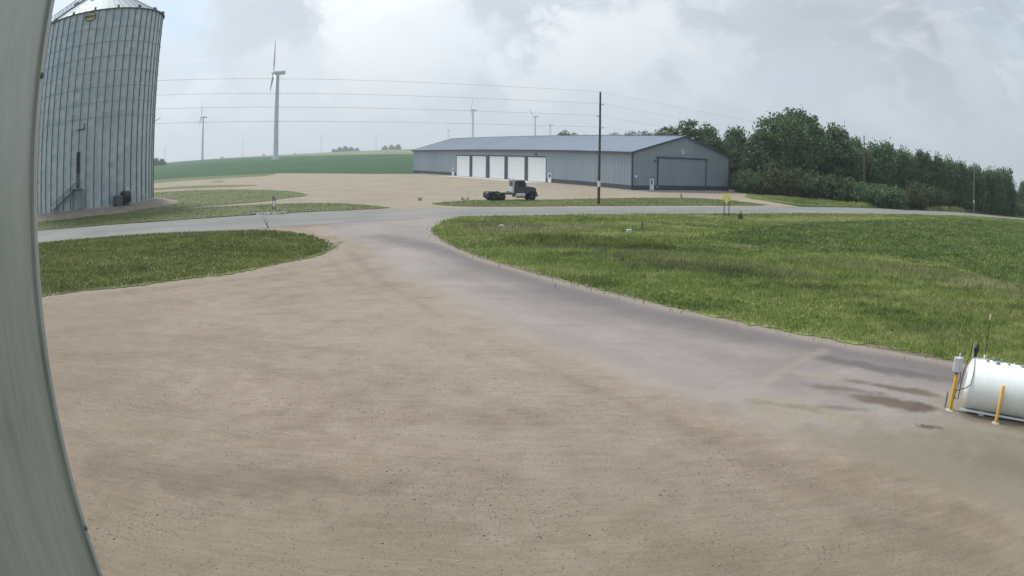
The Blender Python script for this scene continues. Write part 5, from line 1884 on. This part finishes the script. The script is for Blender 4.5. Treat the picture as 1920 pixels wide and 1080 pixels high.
def tree(kind, x, y, scale, label, name='tree', cat='tree', group=None, zs=None, rz=None, z0=None):
    c, tr_ = KINDS[kind]
    t_ = thing(name, label, cat, (x, y, gz(x, y) if z0 is None else z0), random.uniform(0, 6.28) if rz is None else rz, group)
    t_.scale = (scale, scale, zs or scale)
    link('crown', c, t_)
    link('trunk', tr_, t_)
    return t_


G1 = 'trees of the wood beside the road'
tree('big', 57.0, 140.5, 1.0, 'big dome-crowned tree, the tallest of the wood, right of the shed', group=G1, rz=0.7)
tree('round', 50.3, 143.5, 0.92, 'round tree forming the left shoulder of the big dome tree', group=G1)
tree('round', 66.0, 137.0, 1.10, 'dark leafy tree forming the right shoulder of the dome tree beside the reddish pole', group=G1)
tree('big', 60.5, 148.0, 0.93, 'tall tree partly hidden behind the big dome tree', group=G1)
tree('open', 41.0, 170.0, 1.13, 'taller loose tree rising directly above the shed gable', group=G1)
tree('open', 36.6, 172.0, 1.0, 'thin ragged tree left of the gable peak above the shed roof', group=G1)
tree('round', 45.0, 168.0, 1.02, 'leafy tree over the right roof slope of the shed', group=G1)
tree('round', 50.5, 163.0, 1.0, 'tree between the shed and the dome tree, evenly rounded', group=G1)
tree('plume', 55.0, 158.0, 0.97, 'lower tree in the dip left of the dome tree', group=G1)
tree('round', 47.0, 151.0, 0.62, 'small dark tree close against the right wall of the shed', group=G1)
tree('round', 44.5, 160.0, 0.8, 'dark tree behind the right corner of the shed', group=G1)
pos = ['beside the reddish power pole', 'second right of the reddish pole, with the highest plumes', 'third right of the reddish pole', 'in the middle of the right-hand row', 'just right of the middle of the right-hand row',
       'where the right-hand row starts to drop', 'left of the grey distant pole', 'right behind the grey distant pole', 'second last of the right-hand row', 'last tree of the right-hand row with feathery top']
for i, (x, y, s, kd) in enumerate(((74.0, 143, 0.92, 'plume_b'), (81.0, 142, 1.05, 'plume'), (88.0, 141, 0.98, 'plume_b'), (94.5, 141, 1.0, 'plume'), (101, 141, 0.97, 'plume_b'),
                                   (107, 141, 0.92, 'plume'), (113, 141, 0.88, 'plume_b'), (119.5, 143.5, 0.86, 'plume'), (126.5, 146, 0.92, 'plume_b'), (133, 149.5, 1.0, 'plume'))):
    tree(kd, x, y + 2, s * 1.02, 'bushy plumed tree ' + pos[i], group=G1)
for i, (x, y, s) in enumerate(((78, 149, 1.0), (90, 151, 0.96), (101, 151, 0.9), (113, 152, 0.86), (125, 155, 0.86), (70, 150, 0.95))):
    tree('round', x, y + 4, s, ['second-row tree behind the highest plumes', 'second-row tree behind the middle of the right-hand row', 'second-row tree right of the row middle',
                                'second-row tree behind the grey distant pole', 'second-row tree behind the end of the right-hand row', 'second-row tree behind the reddish pole'][i], group=G1)
for i, (x, y, s) in enumerate(((168, 178, 0.78), (182, 186, 0.86), (158, 176, 0.66))):
    tree('round', x, y, s, ['hazy tree at the far right edge, middle of its cluster', 'hazy tree furthest right by the frame edge', 'small hazy tree right after the end of the wood'][i], group=G1)
# undergrowth
G2 = 'bushes below the wood'
bl = [('bush', 71.5, 122.6, 1.35, 'large dark green bush below the reddish power pole'), ('bush', 66.0, 122.0, 1.35, 'dark bush left of the one below the reddish pole'),
      ('bush_olive', 77.5, 125.0, 1.25, 'olive green bush by the road right of the reddish pole'), ('bush_olive', 81.5, 127.3, 1.05, 'lower olive bush, right end of the roadside bushes'),
      ('bush', 61.5, 127.5, 1.6, 'dark bush under the right side of the dome tree'), ('bush_olive', 51.5, 133.0, 1.75, 'olive bush under the left side of the dome tree'),
      ('bush', 56.0, 132.0, 1.8, 'dark bush under the middle of the dome tree'), ('bush', 47.6, 139.5, 1.5, 'dark bush beside the right corner of the shed'),
      ('bush', 88, 136, 1.7, 'dark bush below the third plumed tree'), ('bush', 95, 139, 1.6, 'dark bush left of the dry grass patch'),
      ('bush', 104, 141, 1.1, 'dark bush right of the dry grass patch'), ('bush_olive', 112, 143, 1.0, 'olive bush left of the grey distant pole'),
      ('bush', 124, 147, 1.1, 'green bush right of the grey distant pole'), ('bush_olive', 133, 150, 1.1, 'olive bush below the last plumed tree'),
      ('bush', 144, 155.5, 1.2, 'green bush near the far right road end'), ('bush', 154, 160, 1.3, 'green bush at the far right frame edge')]
for kd, x, y, s, lb in bl:
    tree(kd, x, y, s, lb, 'bush', 'bush', G2)
# farther trees seen over the shed roof and along the horizon
G3 = 'distant trees over the shed roof'
for i, (x, y, s) in enumerate(((20.5, 298, 1.07), (24.5, 299, 1.01), (28.5, 301, 0.97))):
    tree('round', x, y, s, ['leftmost small tree showing over the shed roof, beside the power pole', 'middle small tree over the roof right at the power pole', 'low distant tree right of the power pole over the roof'][i], group=G3)
for i, (x, y, s) in enumerate(((36.5, 262, 0.98), (41, 258, 1.02), (46, 255, 1.04), (51, 252, 1.09))):
    tree('round', x, y, s, ['first tree of the row over the right half of the roof', 'second tree of the row over the right half of the roof', 'third tree of the row over the right half of the roof', 'last tree of the row over the roof next to the gable trees'][i], group=G3)
G4 = 'hazy trees on the horizon'
HT = [(-13.9, 1900, 1.0), (-13.45, 1920, 1.25), (-13.0, 1900, 1.35), (-12.55, 1930, 1.2), (-12.1, 1900, 1.0), (-9.9, 1950, 1.2), (-9.4, 1950, 1.3), (-8.9, 1950, 1.35), (-28.6, 850, 1.0), (-28.05, 860, 0.9), (-22.9, 1900, 0.7), (-19.5, 2000, 0.7), (-17.0, 2000, 0.6)]
HL = ['leftmost tree of the hazy horizon clump left of the shed', 'second tree of the hazy horizon clump', 'tallest middle tree of the hazy horizon clump', 'fourth tree of the hazy horizon clump', 'rightmost tree of the hazy horizon clump',
      'first hazy tree touching the left end of the shed', 'second hazy tree touching the left end of the shed', 'third hazy tree right behind the left end of the shed',
      'small dark tree on the horizon at the right edge of the grain bin', 'smaller tree next to the one at the bin edge', 'tiny hazy tree right of the small left turbine', 'tiny hazy tree left of the large turbine base', 'tiny hazy tree right of the large turbine base']
for (az, D, s), lb in zip(HT, HL):
    a = math.radians(az)
    x_, y_ = D * math.sin(a), D * math.cos(a)
    tree('round', x_, y_, s * 1.5, lb, group=G4, zs=s * 1.1, z0=gz(x_, y_) - 6.5)

# ------------------------------------------------------------------ grass blades, crop and weeds (real geometry)
def blades(name, poly, n, hmin, hmax, wid, mat, pw=1.6, ymax=None, label=None, excl=None, lean=0.35, zbase=0.05, cat='grass', center=(0.0, 0.0)):
    """n upright tapered blades inside poly, density falling with distance^pw; width grows with distance"""
    P = np.array(poly)
    lo, hi = P.min(0), P.max(0)
    out = []
    tot = 0
    while tot < n:
        Q = RNG.uniform(lo, hi, size=(n * 6, 2))
        d = np.hypot(Q[:, 0], Q[:, 1])
        dmin = 22.0
        Q = Q[RNG.random(len(Q)) < np.clip((dmin / np.maximum(d, dmin)) ** pw, 0, 1)]
        az = np.degrees(np.arctan2(Q[:, 0], Q[:, 1]))
        Q = Q[(np.abs(az) < 50)]
        Q = Q[in_poly(Q, poly)]
        if excl is not None:
            Q = Q[~in_poly(Q, excl)]
        out.append(Q)
        tot += len(Q)
        if len(Q) == 0:
            break
    Q = np.concatenate(out)[:n]
    n = len(Q)
    Q = Q + RNG.normal(0, 0.13, Q.shape) * (1 + 3.2 * (RNG.random((n, 1)) < 0.18))
    d = np.hypot(Q[:, 0], Q[:, 1])
    # clumpy height field
    cl = 0.5 + 0.5 * np.sin(Q[:, 0] * 0.9 + 2 * np.sin(Q[:, 1] * 0.35)) * np.sin(Q[:, 1] * 0.75 + 1.7 * np.sin(Q[:, 0] * 0.27))
    cl2 = 0.5 + 0.5 * np.sin(Q[:, 0] * 0.21 + Q[:, 1] * 0.13 + 1.3) * np.sin(Q[:, 1] * 0.19 - Q[:, 0] * 0.11)
    h = (hmin + (hmax - hmin) * RNG.random(n) ** 1.5) * (0.55 + 0.45 * cl + 0.35 * cl2)
    w = wid * np.maximum(1, d / 28.0) * RNG.uniform(0.7, 1.4, n)
    a = RNG.uniform(0, 2 * PI, n)
    ux_, uy_ = np.cos(a), np.sin(a)
    lx = RNG.normal(0, lean, n) * h + 0.10 * h
    ly = RNG.normal(0, lean, n) * h
    V = np.empty((n, 5, 3), np.float32)
    z0 = zbase - 0.02
    V[:, 0] = np.stack([Q[:, 0] - ux_ * w, Q[:, 1] - uy_ * w, np.full(n, z0)], 1)
    V[:, 1] = np.stack([Q[:, 0] + ux_ * w, Q[:, 1] + uy_ * w, np.full(n, z0)], 1)
    V[:, 2] = np.stack([Q[:, 0] + ux_ * w * 0.7 + lx * 0.4, Q[:, 1] + uy_ * w * 0.7 + ly * 0.4, z0 + h * 0.6], 1)
    V[:, 3] = np.stack([Q[:, 0] + lx, Q[:, 1] + ly, z0 + h], 1)
    V[:, 4] = np.stack([Q[:, 0] - ux_ * w * 0.7 + lx * 0.4, Q[:, 1] - uy_ * w * 0.7 + ly * 0.4, z0 + h * 0.6], 1)
    me = bpy.data.meshes.new(name)
    me.vertices.add(n * 5)
    me.vertices.foreach_set('co', V.reshape(-1))
    me.loops.add(n * 5)
    me.loops.foreach_set('vertex_index', np.arange(n * 5, dtype=np.int32))
    me.polygons.add(n)
    me.polygons.foreach_set('loop_start', np.arange(0, n * 5, 5, dtype=np.int32))
    me.update(calc_edges=True)
    tn = np.clip(RNG.beta(2.2, 2.6, n) + (cl - 0.5) * 0.25 + (cl2 - 0.5) * 0.2, 0, 1)
    at = me.attributes.new('tone', 'FLOAT', 'POINT')
    at.data.foreach_set('value', np.repeat(tn, 5).astype(np.float32))
    me.materials.append(M[mat])
    o = link(name, me)
    return tag(o, label, cat, kind='stuff')


VERGE_P = GRASS_R_N[::-1] + [(2.1, 74.6), (12.5, 78.0), (20.5, 81.3), (28.3, 84.9), (37.6, 89.5), (49.4, 95.6), (65.4, 104.5), (88.2, 116.8), (118.7, 129.7), (160, 146), (160, -20)]
blades('verge_grass', VERGE_P, 200000, 0.05, 0.26, 0.016, 'blade_verge', 1.5, excl=DARKCROP, label='uneven green grass of the verge inside the bend of the drive')
blades('crop', DARKCROP, 70000, 0.08, 0.26, 0.035, 'blade_crop', 1.5, label='low dark green crop beyond the verge grass', cat='crop', lean=0.6)
blades('left_grass_blades', [(-75, 51), (-47.3, 56.0), (-41.0, 58.2), (-32.6, 60.4), (-26.9, 60.9), (-22.7, 61.5), (-19.0, 59.8), (-16.0, 56.4), (-13.7, 52.5), (-12.7, 50.1), (-12.5, 46.8), (-13.4, 43.5), (-15.1, 40.2), (-16.8, 37.7), (-19.4, 35.6), (-22.2, 33.7), (-26.3, 31.0), (-45, 20)],
       75000, 0.05, 0.20, 0.016, 'blade_left', 1.4, label='mown green grass between road and gravel on the left')
WEED1 = [(24.5, 45.5), (20.5, 47.0), (17.0, 45.5), (21.0, 42.0), (26.0, 37.0), (29.5, 32.5), (33.5, 27.5), (38, 22), (41, 24), (37.5, 31), (35, 38), (31, 44.5)]
WEED2 = [(6.5, 46.5), (9.5, 48.0), (13.0, 45.5), (17.5, 41.0), (19.0, 37.5), (16.0, 37.5), (11.5, 41.5), (7.5, 44.0)]
WEED3 = [(-1.5, 53.0), (2.0, 56.5), (6.5, 54.5), (11.5, 51.5), (11.0, 49.5), (5.0, 51.0), (0.5, 51.5)]
WEED4 = [(-4.8, 63), (-2.0, 66), (2.5, 64.5), (2.0, 59.5), (-2.5, 58.5)]
blades('weed_stalks', WEED1, 5500, 0.12, 0.48, 0.013, 'blade_weeds', 1.2, label='taller brownish weed stalks along the edge of the dark crop', cat='weeds')
blades('weed_stalks', WEED2, 3000, 0.10, 0.40, 0.013, 'blade_weeds', 1.2, label='band of brownish weeds in the middle of the verge', cat='weeds')
blades('weed_stalks', WEED3, 2600, 0.15, 0.50, 0.025, 'blade_left', 1.2, label='dark ditch weeds across the upper verge', cat='weeds')
blades('weed_stalks', WEED4, 1800, 0.10, 0.40, 0.020, 'blade_weeds', 1.2, label='dry weeds near the rounded tip of the verge', cat='weeds')
blades('ditch_weeds', [(62, 116.5), (75.2, 122.6), (99.6, 134.2), (140.7, 151.5), (139, 156), (98, 138), (73, 126), (60, 119.5)], 9000, 0.25, 0.9, 0.018, 'blade_verge', 0.5, label='tall roadside grass in front of the wood', cat='grass', zbase=0.05)
blades('side_grass_blades', [(44, 125), (46, 112), (57.9, 114.6), (70, 120.5), (68, 128), (56, 128), (47, 131)], 9000, 0.10, 0.5, 0.014, 'blade_verge', 0.5, label='bright grass between the gravel and the dome tree')
blades('dry_grass', [(92, 131.5), (104, 136.5), (103, 139.5), (92, 134.5)], 1500, 0.4, 1.1, 0.016, 'blade_weeds', 0.3, label='patch of pale dry grass at the roadside below the wood', cat='grass')
for nm, pl_, n_, lb in (('strip_grass', STRIP, 14000, 'short grass strip between road and bin lane'), ('loop_grass', LOOP, 12000, 'short grass in the loop beside the grain bin'), ('island_grass', ISLAND, 9000, 'short grass island between road and shed yard')):
    blades(nm, pl_, n_, 0.05, 0.16, 0.013, 'blade_lawn', 0.8, label=lb)

# ------------------------------------------------------------------ loose stones on the gravel
def stones(name, n, poly, smin, smax, mat, label, r0=5.0, pw=1.7, cluster=False):
    P = np.array(poly)
    lo, hi = P.min(0), P.max(0)
    out, tot = [], 0
    while tot < n:
        Q = RNG.uniform(lo, hi, size=(n * 5, 2))
        d = np.hypot(Q[:, 0], Q[:, 1])
        Q = Q[RNG.random(len(Q)) < np.clip((r0 / np.maximum(d, r0)) ** pw, 0, 1)]
        q = np.sin(Q[:, 0] * 0.55 + 2.1 * np.sin(Q[:, 1] * 0.3)) * np.sin(Q[:, 1] * 0.9 + 1.5 * np.sin(Q[:, 0] * 0.4))
        Q = Q[RNG.random(len(Q)) < (0.35 + 0.65 * (q > 0.1))]
        Q = Q[in_poly(Q, poly)]
        out.append(Q)
        tot += len(Q)
    Q = np.concatenate(out)[:n]
    base = np.array([(1, 0, 0), (0, 1, 0), (-1, 0, 0), (0, -1, 0), (0, 0, 0.8), (0, 0, -0.3)], float)
    tri = np.array([(0, 1, 4), (1, 2, 4), (2, 3, 4), (3, 0, 4), (1, 0, 5), (2, 1, 5), (3, 2, 5), (0, 3, 5)])
    s = (smin + (smax - smin) * RNG.random(n) ** 3)
    a = RNG.uniform(0, 2 * PI, n)
    V = base[None] * (1 + RNG.normal(0, 0.22, (n, 6, 3)))
    X = V[:, :, 0] * np.cos(a)[:, None] - V[:, :, 1] * np.sin(a)[:, None]
    Y = V[:, :, 0] * np.sin(a)[:, None] + V[:, :, 1] * np.cos(a)[:, None]
    V = np.stack([X, Y, V[:, :, 2]], 2) * s[:, None, None]
    V[:, :, 0] += Q[:, 0:1]
    V[:, :, 1] += Q[:, 1:2]
    V[:, :, 2] += 0.004
    F = (tri[None] + (np.arange(n) * 6)[:, None, None]).reshape(-1)
    me = bpy.data.meshes.new(name)
    me.vertices.add(n * 6)
    me.vertices.foreach_set('co', V.astype(np.float32).reshape(-1))
    me.loops.add(len(F))
    me.loops.foreach_set('vertex_index', F.astype(np.int32))
    me.polygons.add(n * 8)
    me.polygons.foreach_set('loop_start', np.arange(0, n * 24, 3, dtype=np.int32))
    me.update(calc_edges=True)
    at = me.attributes.new('tone', 'FLOAT', 'POINT')
    at.data.foreach_set('value', np.repeat(RNG.random(n), 6).astype(np.float32))
    me.materials.append(M[mat])
    return tag(link(name, me), label, 'gravel', kind='stuff')


def stone_mat():
    m, t, b = new_mat('loose_stone')
    at = N(t, 'ShaderNodeAttribute', attribute_name='tone')
    c = ramp_n(t, at.outputs['Fac'], [(0.0, (0.17, 0.14, 0.115)), (0.3, (0.27, 0.225, 0.18)), (0.75, (0.36, 0.31, 0.25)), (1.0, (0.50, 0.46, 0.40))])
    t.links.new(c, b.inputs['Base Color'])
    b.inputs['Roughness'].default_value = 0.9
    return m


M['stone'] = stone_mat()
YARD = [(-26, 31), (-14, 39), (-10, 46), (-7, 37), (-2, 27), (3.4, 18.1), (7.9, 10.8), (13, 3), (-7, 3), (-22, 14)]
stones('loose_gravel', 70000, YARD, 0.004, 0.018, 'stone', 'loose fine gravel scattered over the yard')
stones('larger_stones', 500, YARD, 0.014, 0.034, 'stone', 'scattered larger stones on the gravel yard')
stones('dark_clods', 45, [(10.4, 15.7), (11.0, 15.5), (11.7, 15.1), (11.5, 14.9), (10.9, 15.1)], 0.015, 0.05, 'dirt', 'crumbled dark clods on the pavement before the tank', 30)
stones('edge_stones', 260, [(-26, 30.6), (-19, 35.2), (-13, 43), (-11.6, 47), (-12.4, 47), (-13.4, 43.4), (-19.6, 35.8), (-26, 31.2)], 0.02, 0.09, 'stone', 'stones along the grass edge on the left', 60)

# ------------------------------------------------------------------ small roadside things
sg = thing('road_sign', 'yellow diamond sign with pale centre on two dark posts by the road', 'sign', (23.5, 78.5, 0), math.radians(-44))
for s in (-0.30, 0.30):
    MB().box((s, 0, 1.15), (0.07, 0.07, 2.3)).build('post', 'wood_pole', sg)
dm = [(0.62, 0), (0, 0.64), (-0.62, 0), (0, -0.64)]
pd = MB().prism(dm, -0.012, 0.012)
pd.xform(Matrix.Translation((0, -0.06, 2.15)) @ Matrix.Rotation(PI / 2, 4, 'X'))
pd.build('sign_plate', 'sign_yellow', sg, bevel=0.004)
pd = MB().prism([(x * 0.42, y * 0.95 - 0.02) for x, y in dm], -0.004, 0.004)
pd.xform(Matrix.Translation((0.02, -0.082, 2.12)) @ Matrix.Rotation(PI / 2, 4, 'X'))
pd.build('sign_symbol', 'sign_pale', sg)
MB().box((0, -0.02, 2.86), (0.14, 0.08, 0.16)).build('top_bracket', 'wood_pole', sg)

ut = thing('utility_marker', 'reddish brown twin-post utility marker with white box on a pale gravel pad', 'utility post', (-26.6, 78.7, 0), 0.3)
MB().box((-0.13, 0, 1.0), (0.09, 0.09, 2.0)).build('post', 'wood_post', ut)
MB().box((0.14, 0, 0.95), (0.09, 0.09, 1.9)).build('post', 'wood_post', ut)
MB().box((0.0, -0.10, 1.15), (0.26, 0.14, 0.55)).build('white_box', 'white', ut, bevel=0.02)
MB().box((0.0, 0, 1.72), (0.20, 0.07, 0.5)).build('upper_plate', 'steel', ut)
MB().box((0.0, -0.05, 0.22), (0.3, 0.25, 0.3)).build('base_box', 'grey_box', ut, bevel=0.02)
pdm = MB().lathe([(1.0, 0.0), (0.85, 0.12), (0.0, 0.16)], 24)
pdm.xform(Matrix.Translation((-26.9, 78.4, 0.03)) @ Matrix.Scale(2.0, 4, (1, 0, 0)) @ Matrix.Scale(0.85, 4, (0, 1, 0)))
tag(pdm.build('gravel_pad', 'rock'), kind='structure')


def rock(x, y, z, s, mat, label, name='rock', cat='rock', flat=0.7):
    bm = bmesh.new()
    bmesh.ops.create_icosphere(bm, subdivisions=2, radius=1)
    for v in bm.verts:
        v.co *= random.uniform(0.82, 1.15)
        v.co.z *= flat
        v.co *= s
    me = bpy.data.meshes.new(name)
    bm.to_mesh(me)
    bm.free()
    me.materials.append(M[mat])
    o = link(name, me, None, (x, y, z))
    return tag(o, label, cat)


rock(-23.0, 80.0, 0.12, 0.16, 'rock', 'small pale stone in the grass right of the utility marker')
rock(-0.9, 61.4, 0.22, 0.30, 'rock', 'grey boulder in the weeds near the tip of the verge')
rock(-0.2, 61.3, 0.16, 0.20, 'steel_dark', 'smaller dark boulder right against the grey one')
pr = MB()
for k in range(60):
    a, r_ = random.uniform(0, 6.28), random.uniform(0, 1) ** 0.5
    q = random.uniform(0.07, 0.16)
    pr.lathe([(0, -q * 0.5), (q, 0), (q * 0.7, q * 0.45), (0, q * 0.6)], 5, (-26.9 + 2.3 * r_ * math.cos(a), 78.4 + 0.9 * r_ * math.sin(a), 0.16))
tag(pr.build('pad_rocks', 'rock'), 'pale rocks heaped on the pad under the utility marker', 'rocks', kind='stuff')
mk = thing('culvert_marker', 'low whitish concrete block half sunk in the verge grass', 'concrete block', (9.45, 59.3, 0.0), 0.2)
MB().box((0, 0, 0.20), (0.42, 0.34, 0.36)).build('block', 'grey_box', mk, bevel=0.03)
MB().box((-0.55, 0.02, 0.22), (0.06, 0.06, 0.40)).build('peg', 'wood_pole', mk)
pp = tag(MB().box((0, 0, 0.40), (0.12, 0.12, 0.82)).build('wooden_post', 'wood_post', bevel=0.01, loc=(10.9, 61.5, 0.0)), 'short brown wooden post standing right of the whitish block', 'post')
tw = MB().tube([(0, 0, 0), (-0.12, 0, 0.25), (-0.35, 0.05, 0.6), (-0.5, 0.05, 0.95)], [0.05, 0.04, 0.025, 0.012], 6)
tw.tube([(-0.12, 0, 0.25), (-0.05, 0, 0.6), (-0.2, 0, 0.9)], [0.03, 0.02, 0.01], 5)
tag(tw.build('branch', 'wood_pole', loc=(-21.9, 63.0, 0.02)), 'bent bare twig sticking up at the near road edge left', 'branch')


def tuft(name, x, y, h, r, n, mat, label):
    m_ = MB()
    for k in range(n):
        a, q = random.uniform(0, 6.28), r * random.random() ** 0.7
        bx_, by_ = q * math.cos(a), q * math.sin(a)
        hh = h * random.uniform(0.55, 1.0) * (1 - 0.35 * q / r)
        w = 0.035
        lx, ly = random.gauss(0, 0.12) * h, random.gauss(0, 0.12) * h
        m_.add([(bx_ - w, by_, 0), (bx_ + w, by_, 0), (bx_ + lx * 0.5 + w, by_ + ly * 0.5, hh * 0.6), (bx_ + lx, by_ + ly, hh), (bx_ + lx * 0.5 - w, by_ + ly * 0.5, hh * 0.6)], [(0, 1, 2, 3, 4)])
        for q2 in range(2):
            zz = hh * random.uniform(0.4, 0.95)
            cx2, cy2 = bx_ + lx * zz / hh, by_ + ly * zz / hh
            a2 = random.uniform(0, 6.28)
            m_.add([(cx2, cy2, zz), (cx2 + 0.10 * math.cos(a2), cy2 + 0.10 * math.sin(a2), zz + 0.05), (cx2 + 0.16 * math.cos(a2), cy2 + 0.16 * math.sin(a2), zz), (cx2 + 0.08 * math.cos(a2), cy2 + 0.08 * math.sin(a2), zz - 0.04)], [(0, 1, 2, 3)])
    tag(m_.build(name, mat, loc=(x, y, 0.03)), label, name, kind='stuff' if name == 'weed' else None)


tuft('shrub', 24.4, 75.9, 1.15, 0.26, 24, 'weed_green', 'small dark upright shrub in the grass right of the yellow sign')
tuft('weed', 26.0, 112.5, 0.8, 0.25, 7, 'weed_green', 'thin weed on the grass island in front of the shed gable')
tuft('weed', -6.2, 97.2, 0.8, 0.5, 9, 'weed_dry', 'dry weed stalks on the gravel just behind the truck')
tuft('weed', -12.2, 96.0, 0.7, 0.4, 7, 'weed_dry', 'dry weed stalks left of the grass island tip')
mo = MB().lathe([(2.6, 0.0), (1.8, 0.45), (0.7, 0.75), (0.0, 0.8)], 20)
tag(mo.build('gravel_pile', 'gravel_far', loc=(-82, 190, 0.0), smooth=True), 'low tan gravel pile by the field edge right of the bin', 'gravel pile')

# ------------------------------------------------------------------ haze
hm, ht, hb = new_mat('haze')
ht.nodes.clear()
ho = N(ht, 'ShaderNodeOutputMaterial')
pv = N(ht, 'ShaderNodeVolumePrincipled')
pv.inputs['Color'].default_value = (0.92, 0.97, 1.0, 1)
pv.inputs['Density'].default_value = 0.00026
pv.inputs['Anisotropy'].default_value = 0.25
ht.links.new(pv.outputs[0], ho.inputs['Volume'])
hx = MB().box((0, 0, 72), (17000, 17000, 150))
tag(hx.build('haze', hm), kind='stuff')
